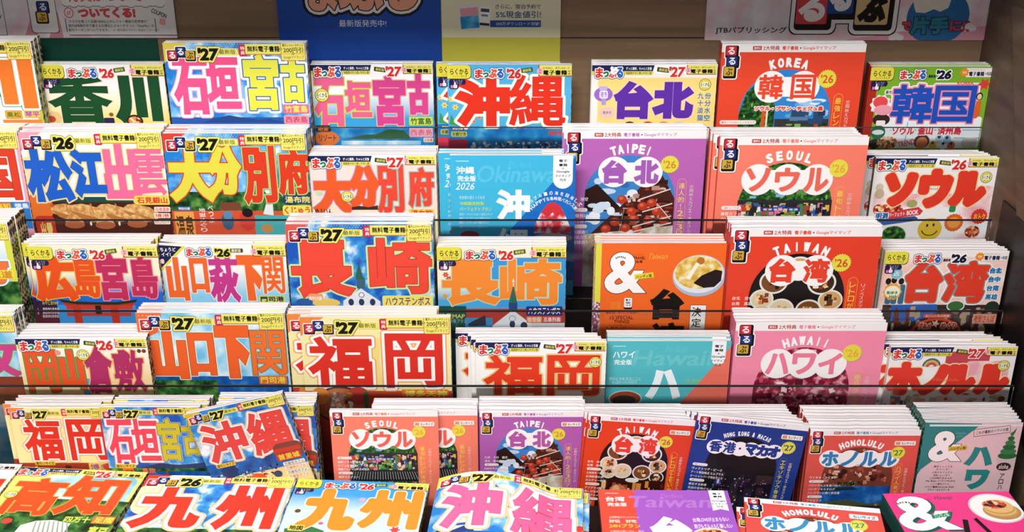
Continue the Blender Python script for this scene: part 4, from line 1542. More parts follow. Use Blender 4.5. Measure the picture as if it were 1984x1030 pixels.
def d_yamaguchi_m(P):
    P.f = 'C0'
    g3(P, '#faf6ee', '#8ccce8', 36, 80)
    P.poly([(0, 0), P.pt(1425, -3), P.pt(1245, 185), P.pt(1238, 185)], '#e0d84c', 4)
    P.poly([(0, 0), P.pt(1395, -3), P.pt(1228, 168), (0, P.pt(1228, 168)[1])], '#1e1f4c', 5)
    P.text('ちょうど', P.bx(1230, 5, 1350, 35), WHT, 6, .03)
    P.text('イイ!', P.bx(1240, 42, 1310, 72), WHT, 6, .03)
    P.rect(P.bx(1235, 92, 1262, 128), '#f4d0dc', 6, 2)
    logo_m(P, *P.bx(1428, 8, 1622, 70), 13)
    P.title([("'26", P.bx(1648, 12, 1768, 76))], .8, [(1.8, '#e4dc50'), (0, '#16141a')], 12, .1)
    P.rect(P.bx(1768, 12, 1865, 42), '#3c3c34', 12, 1)
    P.text('最新版', P.bx(1776, 15, 1850, 40), '#e8e4b0', 13, .03)
    P.f = 'C1'
    tag_dl(P, (P.W - 46, .5, P.W - .5, 17), 11)
    P.f = 'C0'
    P.title([('山', P.bx(1284, 78, 1446, 412)), ('口', P.bx(1462, 84, 1602, 352))], 5, [(1.2, '#e8f0f0'), (0, '#f0672a')], 7)
    P.title([('萩', P.bx(1608, 66, 1838, 420))], 3.4, [(1.4, '#f8e0e8'), (0, '#c43a86')], 8)
    P.title([('下', P.bx(1828, 62, 2022, 412))], 5, [(1.2, '#f0e8d8'), (0, '#f0672a')], 7)
    P.f = 'C1'
    P.title([('関', P.bx(35, 75, 202, 360))], 2.6, [(1.2, '#f0e8d8'), (0, '#f0672a')], 7)
    boxtext(P, '門司港', P.bx(8, 372, 212, 425), '#c8d868', '#3c2c44', 11, 1, .06)
    P.rect(P.bx(-20, 425, 220, 520), 'sea', 5)


def d_nagasaki_a(P):
    P.f = 'C1'
    P.rect((0, 0, P.W, P.H), 'skydeep', 2)
    hdr_a(P, '27', '#dc5c50')
    P.poly([P.pt(*q) for q in ((655, 405), (790, 310), (940, 410), (940, 560), (655, 560))], '#e4e8ee', 10)
    P.ell(P.pt(795, 360), 4.2, 4.2, '#5c6874', 11)
    P.ell(P.pt(795, 360), 3.2, 3.2, '#eceef2', 12)
    for x in (715, 795, 880):
        P.ell(P.pt(x, 415), 4, 5.4, '#2c3c58', 11)
    P.poly([P.pt(*q) for q in ((774, 110), (800, 210), (822, 240), (752, 240), (750, 210))], '#2f6250', 10)
    P.rect(P.bx(758, 240, 822, 310), '#3c6474', 10)
    P.rect(P.bx(772, 70, 777, 125), '#4c4c48', 10)
    P.title([('長', P.bx(255, -60, 725, 372)), ('崎', P.bx(852, -78, 1335, 352))], 3.8, [(3.4, '#cfe4a0'), (.7, '#7c3024'), (0, '#f04a38')], 5)
    boxtext(P, 'ハウステンボス', P.bx(955, 365, 1345, 450), '#eae46c', '#7a2c6c', 13, 3, .03)
    P.rect(P.bx(385, 350, 500, 405), '#f0a06c', 11, 4)
    P.text('特別付録', P.bx(392, 370, 492, 400), '#fbf4ec', 12, .03)
    P.ell(P.pt(355, 415), 12, 6, '#2c5ca0', 11)
    P.ell(P.pt(525, 420), 20, 7, '#e8c864', 11)


def d_nagasaki_m(P):
    P.f = 'C1'
    g3(P, '#f6efd4', '#4aa8dc', 60, 85)
    hdr_r(P)
    P.rect(P.bx(1795, 80, 2440, 460), '#3f9ad8', 3, 10)
    P.rect(P.bx(1370, 470, 2500, 700), '#b83c34', 4)
    P.rect(P.bx(1370, 450, 1600, 700), '#1c5044', 5)
    P.rect(P.bx(1590, 540, 1800, 700), '#3c8cc0', 6)
    P.title([('長', P.bx(1412, 92, 1852, 442))], 4.2, [(1.6, '#bcd8b8'), (0, '#f58c32')], 5)
    P.text('絶景MAP', P.bx(1390, 505, 1588, 548), '#c8c860', 8, .05)
    P.text('半島プラン', P.bx(1470, 550, 1600, 580), '#a8c8c0', 8, .0)
    P.poly([P.pt(*q) for q in ((1610, 590), (1640, 570), (1745, 520), (1750, 600), (1620, 605))], '#2c3440', 8)
    flowers(P, 'C1', ((1440, 210), (1465, 240)), 4, '#d84038', '#e88c3c')
    P.ell(P.pt(1435, 375), 3.4, 3.4, '#d89c3c', 5)
    P.f = 'C1'
    P.poly([P.pt(*q) for q in ((1800, 600), (1955, 480), (2100, 590), (2100, 700), (1800, 700))], '#e8eaee', 8)
    P.ell(P.pt(1952, 545), 5, 5, '#8c98a8', 9)
    P.ell(P.pt(1952, 545), 4, 4, '#e8eaee', 10)
    P.ell(P.pt(1952, 590), 4, 6, '#2c3c58', 9)
    P.poly([P.pt(*q) for q in ((1960, 285), (1985, 400), (1990, 440), (1925, 440), (1930, 400))], '#2f6a58', 9)
    P.rect(P.bx(1925, 425, 1990, 480), '#274878', 9)
    P.rect(P.bx(1957, 240, 1963, 300), '#fbfbf0', 9)
    P.rect(P.bx(1950, 255, 1970, 262), '#fbfbf0', 9)
    P.f = 'C2'
    P.title([('崎', P.bx(-125, 88, 352, 442))], 3.8, [(1.6, '#bcd8b8'), (0, '#f58c32')], 5)
    boxtext(P, 'ハウステンボス', P.bx(76, 452, 355, 522), '#2c2c78', '#f4f2f8', 12, 2, .04)
    boxtext(P, '佐世保', P.bx(80, 530, 198, 578), '#e88c5c', '#f8e8d0', 12)
    boxtext(P, '五島列島', P.bx(202, 530, 348, 575), '#d8605c', '#f8e8e4', 12)
    P.rect(P.bx(-60, 580, 400, 700), '#d8dce0', 6)
    P.ell(P.pt(60, 600), 5, 6, '#2c3c58', 10)


def d_amp_taiwan(P):
    P.f = 'C2'
    P.rect((0, 0, P.W, P.H), '#f56c28', 2)
    P.rect((0, 0, 8.4, P.H), '#e4dc4c', 3)
    P.rect((0, P.pt(620, 410)[1], 8.4, P.H), 'spinedot', 4)
    amp(P, P.bx(680, 28, 985, 345), 5, '#3c2018', .9)
    P.arc('たびに使える', P.pt(800, 118), 11, -34, 34, 1.0, 1.2, '#3a2a20', 9, .25)
    P.text('TRAVEL', P.bx(900, 62, 992, 84), '#5c1c14', 5, .04)
    P.text('HAPPY', P.bx(898, 46, 985, 54), '#b84828', 5, .0)
    P.text('台湾', P.bx(918, 90, 970, 112), '#5c1c14', 5, .04)
    P.text('Taiwan', P.bx(1015, 38, 1165, 82), '#f0b43c', 5, -.0, .3)
    P.rect(P.bx(908, 190, 1055, 230), '#e8d83c', 9, .5, -7)
    P.text('ハンディ版', P.bx(922, 200, 1042, 226), '#2c2414', 10, .04, 0, -7)
    bowl(P, P.pt(1405, 210), 38, 5)
    P.rect(P.bx(828, 378, 890, 466), '#1c1816', 5, 2)
    P.rect(P.bx(829, 379, 889, 452), '#fbf8f4', 6, 2)
    for i, t in enumerate(('電子', '版', '付き')):
        P.text(t, P.bx(840, 388 + i * 20, 880, 404 + i * 20), BLK, 7, .03)
    for i in range(3):
        P.text('台湾グルメ最旬', P.bx(728, 412 + i * 18, 800, 426 + i * 18), '#e8b83c', 5, .0)
    P.text('最新版！おいしい台湾へ', P.bx(690, 482, 940, 502), '#8c2c1c', 5, .02)
    P.text('10 SPECIAL', P.bx(720, 516, 900, 544), '#6c1c14', 5, .03)
    P.text('THINGS', P.bx(750, 548, 870, 574), '#6c1c14', 5, .03)
    P.text('この街で体験したいこと', P.bx(712, 584, 900, 594), '#8c2c1c', 5, .0)
    P.text('今、最も熱い台湾のトレンド', P.bx(690, 600, 920, 616), '#3c1810', 5, .02)
    P.title([('台', P.bx(1030, 312, 1285, 545)), ('湾', P.bx(1032, 568, 1285, 820))], 3.0, [(0, '#17120f')], 5)
    P.rect(P.bx(1325, 433, 1448, 800), '#2c2420', 5)
    P.rect(P.bx(1328, 436, 1445, 800), '#f8f4f0', 6)
    P.text('決', P.bx(1348, 450, 1422, 522), '#17120f', 7, .02)
    P.text('定', P.bx(1345, 536, 1418, 604), '#17120f', 7, .02)


def d_taiwan(P):
    overseas(P, '#e8432a', 'TAIWAN', '台湾', '26', ('#d84c2c', '#e8432a'), ph_taiwan, 'レトロがエモい', side='リノベスポット・夜市',
             lines=('台北　台中', '台南　高雄', '-', '士林夜市「美食街」へ潜入', '九份・十分とロマン！', 'カルチャー体験', '-', 'アツアツ小籠包', '推しが台湾'))


def d_taiwan_m(P):
    P.f = 'C3'
    P.rect((0, 0, P.W, P.H), 'paleswirl', 2)
    P.rect((0, 0, P.W, 10), '#f8f2ee', 3)
    hdr_r(P, '26', 1)
    P.title([('台', P.bx(1065, 95, 1358, 420)), ('湾', P.bx(1362, 98, 1702, 422))], 4.0, [(3.4, '#fbf8f4'), (1.6, '#8a9a94'), (0, '#e4402a')], 5, soft=True)
    for i, t in enumerate(('台北', '台中', '台南', '高雄')):
        P.title([(t, P.bx(1718 - i * 12, 150 + i * 67, 1812 - i * 12, 195 + i * 67))], .7, [(1, '#fbf4f0'), (0, '#2a7cb0')], 8)
    for x in (940, 985, 1040):
        P.ell(P.pt(x, 255 - (x == 985) * 8), 4, 5, '#201a1c', 6)
        P.rect(P.bx(x - 22, 280, x + 22, 430), '#3c6c88', 5, 3)
    P.burst(P.pt(970, 335), 13, '#f0a83c', 7, 10, .08)
    P.ell(P.pt(970, 335), 11, 9.5, '#f8f4d8', 8)
    P.text('街歩き', P.bx(925, 330, 1010, 355), '#1d7c4c', 9, .06)
    P.text('MAP', P.bx(945, 362, 1000, 385), '#1d7c4c', 9, .05)
    P.ell(P.pt(1005, 195), 8, 9, '#88c0cc', 6)
    P.text('占', P.bx(985, 175, 1025, 215), '#e8f4f4', 7, .03)
    q = P.bx(870, 435, 1790, 800)
    P.rect(q, '#3a2c2a', 4)
    P.specks(q, 170, ('#5c4438', '#2c2424', '#8c6c54', '#b89c80', '#a04c38', '#48403c', '#cfc0ae', '#6c3428'), 3, 12, 4.1, 'mix', 6, None, 1.4)
    P.poly([P.pt(*q) for q in ((960, 435), (1310, 430), (1320, 490), (1150, 560), (960, 560))], '#2c62b8', 5)
    P.rect(P.bx(960, 490, 1180, 560), '#68a8dc', 5)
    for x, w in ((1000, 40), (1085, 28)):
        for j in range(4):
            P.poly([P.pt(x - w * (.5 + j * .16), 480 + j * 32), P.pt(x, 452 + j * 32), P.pt(x + w * (.5 + j * .16), 480 + j * 32)], '#7c3424', 7)
            P.rect(P.bx(x - w * .45, 478 + j * 32, x + w * .45, 500 + j * 32), '#5c2c20', 6)
    P.ell(P.pt(1455, 445), 13, 9, '#f0ece4', 7)
    P.ell(P.pt(1455, 443), 11.5, 7.5, '#3c6c38', 8)
    P.ell(P.pt(1735, 450), 10, 9, '#2c3428', 7)
    P.ell(P.pt(1300, 650), 37, 24, '#d84c30', 8)
    P.ell(P.pt(1300, 650), 33, 20.5, '#5c1c14', 9)
    P.rect(P.bx(1210, 505, 1420, 535), '#d8503c', 10, 2)
    P.text('おいしいもの新聞', P.bx(1225, 510, 1405, 530), '#f8d8c8', 11, .02)
    P.burst(P.pt(1300, 580), 5, '#f4c8b0', 11, 5, .4)
    P.title([('グルメ', P.bx(1170, 572, 1265, 622)), ('めぐり', P.bx(1340, 570, 1460, 620))], .6, [(.8, '#fbd8c0'), (0, '#d8442c')], 11)
    boxtext(P, '老街さんぽ', P.bx(1585, 505, 1765, 580), '#eca48c', '#c83c28', 8)


# ---- fourth row
def d_kurashiki_a(P):
    P.f = 'C0'
    P.rect((0, 0, P.W, P.H), 'skypale', 2)
    hdr_a(P, '27', '#e8783c')
    P.title([('敷', P.bx(-420, 680, 142, 985))], 4, [(2.4, '#b8dc9c'), (.9, '#3c9a8c'), (0, '#cf3e84')], 5)
    P.rect(P.bx(-500, 985, 200, 1200), '#8c3c24', 6)


def d_okayama_m(P):
    P.f = 'C0'
    g3(P, '#fbf8ee', '#f4d8a4', 16, 60)
    hdr_m(P, '26', P.pt(638, 828))
    P.title([('岡', P.bx(205, 790, 450, 1120)), ('山', P.bx(462, 788, 648, 1090))], 5, [(1.6, '#5c8c3c'), (0, '#ea5226')], 5)
    P.title([('倉', P.bx(658, 765, 868, 1125)), ('敷', P.bx(876, 790, 1114, 1105))], 3.8, [(1.6, '#f0b060'), (0, '#b02c62')], 5)
    P.ell(P.pt(440, 812), 5, 4.4, '#d89c8c', 5)
    P.ell(P.pt(1068, 798), 3, 3, '#4c5424', 6)
    P.ell(P.pt(1105, 798), 3, 3, '#8c3024', 6)
    P.rect(P.bx(640, 1010, 700, 1150), '#5ca4d4', 4)


def d_yamaguchi_a(P):
    P.f = 'C0'
    P.rect((0, 0, P.W, P.H), 'skypale', 2)
    P.poly([(0, 0), (36, 0), (28, 30), (12, 38), (0, 42)], '#ec6a38', 3)
    hdr_a(P, '27', None, False)
    for j in range(5):
        for i in range(6 - j):
            P.ell((4 + i * 5.6, 4 + j * 6), .9, .9, '#f8d8c4', 5, 8)
    P.title([('山', P.bx(1162, 645, 1438, 1010)), ('口', P.bx(1452, 658, 1652, 985)), ('下', P.bx(1662, 602, 1922, 1005))], 6, [(1.8, '#f4f0d0'), (.6, '#7c4420'), (0, '#f0622a')], 5)
    P.f = 'C1'
    P.title([('関', P.bx(-52, 640, 215, 982))], 4.2, [(1.8, '#8cbcb0'), (.6, '#7c4420'), (0, '#f0702c')], 5)
    P.rect(P.bx(-900, 990, 240, 1200), 'seadark', 4)
    boxtext(P, '門司港', P.bx(10, 985, 225, 1050), '#d86c2c', '#e8d850', 12)
    P.rect(P.bx(-900, 1020, -300, 1200), 'forest', 5)


def d_fukuoka_a(P):
    P.f = 'C1'
    P.rect((0, 0, P.W, P.H), '#f6eaa8', 2)
    P.poly([P.pt(*q) for q in ((880, 700), (940, 680), (930, 850), (960, 1040), (880, 1040))], '#f4dc84', 3)
    hdr_a(P, '27', '#ee8a44')
    P.title([('福', P.bx(385, 675, 880, 1065)), ('岡', P.bx(978, 650, 1420, 1070))], 4.6, [(5.6, '#f2a468'), (3.8, '#fbfaf4'), (0, '#dd3022')], 4)
    lower_fukuoka(P, 'D1', 250, 70, 1.0)


def lower_fukuoka(P, fr, x0, y0, s):
    P.f = fr
    P.rect((0, P.pt(300, 55)[1], P.W, P.H), '#c8442c', 3)
    P.ell(P.pt(570, 150), 38, 30, '#5c2418', 8)
    P.ell(P.pt(570, 150), 35, 27, '#b8643c', 9)
    q = P.bx(490, 60, 660, 240)
    P.specks(q, 120, FOOD + ('#e8c8a0', '#6c8c34'), 3, 11, 10, 'mix', 4)
    P.ell(P.pt(690, 90), 16, 15, '#c03c34', 9)
    P.rect(P.bx(990, 45, 1310, 90), '#e87838', 9)
    P.text('博多天神', P.bx(1010, 50, 1300, 95), '#f0dc54', 10, .05)
    P.rect(P.bx(730, 60, 760, 170), '#2c6c3c', 10)
    P.ell(P.pt(430, 90), 13, 14, '#e88c3c', 9)


def d_fukuoka_m(P):
    P.f = 'C2'
    P.rect((0, 0, P.W, P.H), '#fbf8f2', 2)
    hdr_m(P, '27', P.pt(608, 868))
    P.title([('福', P.bx(-248, 815, 200, 1120)), ('岡', P.bx(238, 815, 642, 1130))], 4.6, [(2.2, '#e8c87c'), (0, '#e63a1e')], 5)
    P.f = 'D1'
    P.rect((0, P.pt(1600, 85)[1], P.W, P.H), '#f0ece4', 4)


def d_hawaii_p(P):
    P.f = 'C2'
    x0, y0, x1, y1 = P.bx(1502, 700, 1610, 892)
    perfect(P, '#56c0c8', None, 'ハワイ', 'Hawaii', 'ハ', (), None, (x0, 0, x1, y1), scol='#6ccad0')
    P.poly([P.pt(1680, 745), P.pt(1680, 1300), P.pt(1150, 1300), P.pt(1420, 1010)], '#ee7460', 3)
    P.title([('ハ', P.bx(1000, 930, 1262, 1150))], 3.4, [(0, '#fbfdff')], 6)
    P.f = 'D2'
    P.ell(P.pt(750, 110), 24, 14, '#c8d8c0', 6)
    P.ell(P.pt(750, 108), 22, 12, '#98402c', 7)
    P.ell(P.pt(740, 118), 17, 8, '#38241c', 8)
    P.f = 'C2'
    P.text('夢のときめきはここに', P.bx(715, 985, 960, 1012), '#d8f0f0', 6, .0)
    P.text('やっぱりハワイが好き！', P.bx(735, 1015, 930, 1038), '#d8f0f0', 6, .0)
    P.text('PLAN', P.bx(1305, 1000, 1410, 1030), '#a8c83c', 6, .0)


def d_hawaii(P):
    overseas(P, '#f78fab', 'HAWAII', 'ハワイ', '26', ('#f0b030', '#f2809c'), ph_hawaii, '絶品グルメ旅', lines=('', '', '', 'ハワイ島 / マウイ島'), tc='#f5829e', span=74)


def d_honolulu_m(P):
    P.f = 'R4'
    P.rect((0, 0, P.W, P.H), '#f6f2f0', 2)
    P.rect(P.bx(1000, -60, 1560, 200), '#c84850', 3, 8)
    P.rect(P.bx(1240, 60, 1800, 400), 'pinkswirl', 4, 6)
    hdr_m(P, '27', P.pt(1745, 118), right_white=False)
    P.title([('ホ', P.bx(240, 68, 705, 500)), ('ノ', P.bx(660, 98, 1045, 500)), ('ル', P.bx(948, 98, 1395, 490)), ('ル', P.bx(1375, 95, 1825, 490))], 6, [(1.7, '#f4dcae'), (0, '#e53a2c')], 6, soft=True)
    P.text('Honolulu', P.bx(850, 278, 1170, 318), '#f4744c', 9, -.0, .2)
    c = P.pt(820, 130)
    P.ell(c, 13, 13, '#4c6c74', 6, 24, 180, 360)
    P.ell((c[0], c[1] + .4), 10.5, 10.5, '#d8b45c', 7, 24, 180, 360)
    P.ell((c[0], c[1] + .8), 7.5, 7.5, '#c8504c', 8, 24, 180, 360)
    P.ell((c[0], c[1] + 1.2), 4, 4, '#e8e0c8', 9, 24, 180, 360)
    q = P.bx(150, 470, 1780, 720)
    P.specks(q, 70, ('#d8483c', '#e8a8a0', '#c8b49c', '#6c9cb4', '#f0d0c0', '#8c4438'), 4, 18, 3.2, 'mix', 6, None, .8)


# ---- fifth row: small editions
def d_fukuoka_s(P):
    hdr_a(P, '27', '#ee8a44', False)
    k = P.k
    P.rect((0, 0, P.W, P.H), '#f6eaa8', 2)
    P.title([('福', sc(P, 20, 28, 102, 132)), ('岡', sc(P, 116, 28, 202, 132))], 3.4 * k, [(5.4 * k, '#f2a468'), (3.6 * k, '#fbfaf4'), (0, '#dc3022')], 4)
    P.rect((0, 138 * k, P.W, P.H), '#c24430', 3)
    P.rect((6 * k, 140 * k, 180 * k, P.H), '#a83c24', 4, 4)
    P.specks((6 * k, 140 * k, 180 * k, P.H), 160, FOOD, 3 * k, 13 * k, 5, 'mix', 5)
    boxtext(P, '超ちいサイズ', sc(P, 34, 134, 78, 144), '#e8c038', '#1c1408', 10)
    boxtext(P, '博多', sc(P, 150, 138, 196, 158), '#f0d048', '#b05a9c', 9)
    P.ell(sc(P, 190, 148), 9 * k, 9 * k, '#d84c28', 10)
    boxtext(P, '太宰府', sc(P, 162, 160, 204, 178), '#e8e060', '#d86478', 9)


def d_ishigaki_s(P):
    k = P.k
    P.rect((0, 0, P.W, P.H), 'skydeep', 2)
    hdr_a(P, '27', '#e0cc54', False)
    P.title([('石', sc(P, 8, 30, 62, 138)), ('垣', sc(P, 58, 28, 116, 132))], 2.6 * k, [(5.4 * k, '#f4a8c4'), (3.8 * k, '#fdfcfa'), (0, '#ee4a60')], 5)
    P.title([('宮', sc(P, 114, 28, 162, 132)), ('古', sc(P, 164, 32, 204, 118))], 2.6 * k, [(2.4 * k, '#c8d4e8'), (1.2 * k, '#2c3c74'), (0, '#cfc02e')], 5)
    P.poly([sc(P, 60, 150), sc(P, 110, 138), sc(P, 150, 142), sc(P, 210, 136), sc(P, 210, 158), sc(P, 60, 158)], '#2c3c6c', 4)
    P.rect(sc(P, 0, 150, 210, 160), 'forest', 5)
    P.rect(sc(P, 0, 158, 210, 400), 'seadark', 5)
    boxtext(P, '超ちいサイズ', sc(P, 14, 140, 58, 150), '#e8c038', '#1c1408', 10)
    P.burst(sc(P, 40, 158), 13 * k, '#e87038', 8, 12, .1)
    P.text('バス', sc(P, 32, 154, 50, 164), '#2c1408', 9, .04)
    P.text('島旅', sc(P, 70, 150, 98, 164), '#f07848', 9, .05)
    P.rect(sc(P, 120, 158, 124, 190), '#b83c28', 8)


def d_okinawa_s(P, c1='#e2463e', pink=False):
    k = P.k
    P.rect((0, 0, P.W, P.H), 'skydeep', 2)
    hdr_a(P, '27', '#dcb83c' if not pink else '#f0d850', False)
    P.title([('沖', sc(P, 14, 34, 104, 128)), ('縄', sc(P, 112, 30, 202, 132))], 3.2 * k, [(6.4 * k, '#f0d878'), (5.0 * k, '#f4b4bc'), (3.6 * k, '#fdf8f4'), (.7 * k, '#c83c3c'), (0, c1)], 4)
    P.rect(sc(P, 0, 128, 210, 170), 'seadark', 3)
    P.rect(sc(P, 0, 168, 210, 400), '#e8cc98', 3)
    P.specks(sc(P, 4, 156, 150, 192), 110, SHOP + ('#f4f0e8', '#1c1c20'), 2 * k, 8 * k, 4, 'mix', 5, None, .7)
    boxtext(P, '超ちいサイズ', sc(P, 20, 130, 62, 140), '#e8c038', '#1c1408', 11)
    P.burst(sc(P, 44, 152), 18 * k, '#22386c', 9, 9, .12)
    P.rect(sc(P, 148, 112, 210, 150), '#7c4434', 8, 9)
    P.rect(sc(P, 148, 124, 206, 134), '#c83c28', 9)
    boxtext(P, '首里城', sc(P, 150, 136, 202, 154), '#c83c28', '#e8d040', 10, 1, .04)
    P.ell(sc(P, 40, 184), 20 * k, 13 * k, '#e86c48', 9)
    P.ell(sc(P, 96, 184), 18 * k, 13 * k, '#e05838', 9)
    P.ell(sc(P, 140, 182), 9 * k, 8 * k, '#2c4468', 9)
    for i in range(4):
        boxtext(P, '万座毛カフェ', sc(P, 158, 158 + i * 11, 205, 167 + i * 11), '#ece4cc', ('#2c6cb0', '#d84c38')[i % 2], 10)


def d_seoul_s(P):
    overseas(P, '#f9836a', 'SEOUL', 'ソウル', '26', ('#f0a83c', '#ee6454'), ph_seoul, '最旬トレンド街めぐり', True, lines=('-', '最新ソウルを極める', 'カフェ&コスメ', '韓国グルメでローカル気分', '-', '最新カルチャー'), tc='#f0806c')


def d_taipei_s(P):
    overseas(P, '#b25fb0', 'TAIPEI', '台北', '26', ('#d89030', '#b45aa8'), ph_taipei, '達人的！2泊3日プラン', True, lines=('九份　十分　猫空', '淡水　新北投', '-', 'NEXT小籠包！'))


def d_taiwan_s(P):
    overseas(P, '#e5431f', 'TAIWAN', '台湾', '26', ('#d84c2c', '#e8432a'), ph_taiwan, 'レトロがエモい台湾', True,
             lines=('台北　台中', '台南　高雄', '-', '士林夜市「美食街」へ潜入', '台湾鉄道の旅', 'カルチャー体験', '-', 'アツアツ小籠包', '推しが台湾茶', '夜市グルメ', '-', '旅して'))


def d_hongkong_s(P):
    overseas(P, '#1d3a8a', 'HONG KONG & MACAO', '香港・マカオ', '27', ('#20407c', '#1d3a8a'), ph_hk, 'エキゾチック香港街歩き', True, tc='#2c4c94', sc_='#5c78b8',
             lines=('-', 'ヴィクトリア・ピーク', 'アート発信拠点 エムプラス', 'オーシャンパーク完全ガイド', '-', '進化する飲茶', '名店の名物グルメ', '極旨バーダイニング', '-'))


def d_honolulu_s(P):
    overseas(P, '#e2584c', 'HONOLULU', 'ホノルル', '27', ('#20802c', '#2c84c0'), ph_hono, 'ハワイ人気グルメ', True, tc='#40a4b8',
             lines=('ワイキキ・カイルア', '-', 'ハワイグルメを食べ比べ', 'パンケーキカタログ', 'ハレクラニに聞く新定番', '-', 'アラモアナ', 'ばらまきみやげ', 'ハワイの旅で'))


def d_amp_hawaii_s(P):
    P.f = 'D3'
    P.rect((0, 0, P.W, P.H), '#ecc8cc', 2)
    P.poly([(0, 0), P.pt(1490, 285), P.pt(1065, 600), (0, P.pt(1040, 640)[1])], '#2d8784', 3)
    P.rect((6, 3, P.W, 6), '#e4ece8', 4)
    amp(P, P.bx(1125, 335, 1345, 545), 5, '#3c2c28', .8)
    P.text('TRAVEL', P.bx(1305, 345, 1380, 358), '#7cc0b8', 5, .0)
    P.text('ハワイ', P.bx(1310, 365, 1360, 382), '#7cc0b8', 5, .02)
    P.rect(P.bx(1255, 438, 1382, 468), '#d8b83c', 9, .5, -6)
    P.text('ハンディ版', P.bx(1268, 445, 1374, 464), '#3c3010', 10, .04, 0, -6)
    P.rect(P.bx(1432, 310, 1682, 360), '#2c2024', 5, .4, -8)
    P.rect(P.bx(1435, 313, 1679, 357), '#f0d4d4', 6, .4, -8)
    P.text('これが最新のハワイの旅', P.bx(1448, 324, 1668, 348), '#2c2024', 7, .03, 0, -8)
    P.title([('ハ', P.bx(1375, 445, 1562, 572)), ('ワ', P.bx(1368, 600, 1530, 735))], 3.0, [(0, '#2a8a86')], 6)
    c = P.pt(1660, 560)
    P.poly([P.pt(*q) for q in ((1580, 520), (1750, 515), (1735, 600), (1600, 610))], '#d8c4c0', 6)
    for i in range(6):
        P.ell(P.pt(1660 + i * 7, 505 - i * 30), 13 - i * 2.1, 5.4 - i * .5, ('#2f6b3c', '#3f8048')[i % 2], 7 + i, 24)
    P.poly([P.pt(*q) for q in ((1692, 350), (1712, 350), (1728, 312))], '#2f6b3c', 13)
    P.ell(P.pt(1635, 580), 10, 6.5, '#3c2c2c', 7)
    P.text('aloha', P.bx(1602, 565, 1668, 595), '#f0dcd8', 8, .02)
    P.col('アロハ', *P.bx(1600, 625, 1632, 740), '#2c2024', 6, .02)
    for i, (t, w) in enumerate((('最旬トレンドを', 130), ('キャッチ！', 90), ('人気のカフェから', 140), ('雑貨ショップまで', 110), ('これが知りたかった', 150), ('My Best ハワイPLAN', 200), ('ハワイ最旬グルメ', 130), ('ハワイ最新Gourmet 2026', 200), ('アサイーからステーキ', 150))):
        P.text(t, P.bx(1200 - i * 4 - w / 2 + 20, 572 + i * 20, 1200 - i * 4 + w / 2 + 20, 586 + i * 20), '#5c2834', 6, .03 if w > 140 else .0)


# ---- front row, lying flat
def d_left_flat(P):
    P.rect((0, 0, P.W, P.H), '#f4f0ec', 2)
    hdr_m(P, '26', None, '#f6f2ee')
    P.title([('山', (P.W - 78, 24, P.W - 6, 92))], 6, [(1.6, '#c8d8a0'), (0, '#de3a2a')], 5)
    P.rect((P.W - 120, 60, P.W, 120), 'leaf', 3, 20)


def d_kochi(P):
    P.f = 'E0'
    P.rect((0, 0, P.W, P.H), '#f0ec78', 2)
    P.rect(P.bx(440, 365, 1560, 700), 'skypale', 3, 14)
    P.rect(P.bx(-100, 640, 1400, 1300), 'forest', 4, 10)
    hdr_m(P, '26', P.pt(130, 590), right_white=False)
    P.title([('高', P.bx(80, 395, 705, 838)), ('知', P.bx(735, 372, 1435, 838))], 4.6, [(1.6, '#b8a850'), (0, '#ee5020')], 6)
    P.text('四万十', P.bx(750, 850, 1065, 922), '#dce45c', 10, .05)
    boxtext(P, '足摺', P.bx(1085, 848, 1345, 940), '#ee7040', '#f0dc50', 10, 2, .04)
    P.text('室戸', P.bx(1030, 970, 1260, 1060), '#dce45c', 10, .05)
    P.poly([P.pt(*q) for q in ((170, 1030), (240, 950), (420, 900), (620, 890), (830, 930), (700, 1100), (100, 1100))], '#d8dcd8', 7)
    for i in range(8):
        P.poly([P.pt(420 + i * 52, 905), P.pt(432 + i * 52, 905), P.pt(372 + i * 60, 1090), P.pt(350 + i * 60, 1090)], '#9aa098', 8)
    P.ell(P.pt(80, 900), 7, 6, '#d84838', 8)


def d_kyushu_a(P):
    P.f = 'E1'
    P.rect((0, 0, P.W, P.H), 'skydeep', 2)
    P.rect((0, 0, 60, 90), '#f4f0b8', 3, 20)
    hdr_a(P, '26', '#dc3c2c', False)
    P.rect(sc(P, 36, 0, 112, 20), '#fbfaf4', 4)
    P.title([('九', P.bx(140, 505, 940, 990)), ('州', P.bx(1090, 485, 1815, 1000))], 5.4, [(8, '#f0d070'), (6.6, '#f6c0b0'), (5, '#fdfcfa'), (0, '#e23a26')], 4, .0)
    P.rect((0, 118, P.W, P.H), 'forest', 3)


def d_kyushu_m(P):
    P.f = 'E2'
    g3(P, '#3f9fe2', '#cbe4f0', 34, 70)
    hdr_r(P)
    P.title([('九', P.bx(455, 478, 1065, 925)), ('州', P.bx(1085, 490, 1742, 910))], 6, [(1.7, '#f4f0d8'), (0, '#f6922e')], 5, soft=True)
    P.ell(P.pt(424, 712), 4, 4, '#6c4824', 5)
    P.burst(P.pt(1420, 455), 4, '#d8b44c', 5, 6, .3)
    P.ell(P.pt(1115, 590), 4.4, 3.6, '#f0a8c0', 5)
    P.ell(P.pt(670, 845), 3.4, 3, '#e86890', 5)
    P.poly([P.pt(*q) for q in ((280, 900), (400, 885), (560, 875), (700, 925), (720, 1100), (250, 1100))], '#3c7444', 4)
    boxtext(P, '地図', P.bx(320, 860, 490, 925), '#e8dc5c', '#3c2c10', 10, 2, .05)
    P.burst(P.pt(1460, 915), 6, '#e04848', 6, 6, .3)


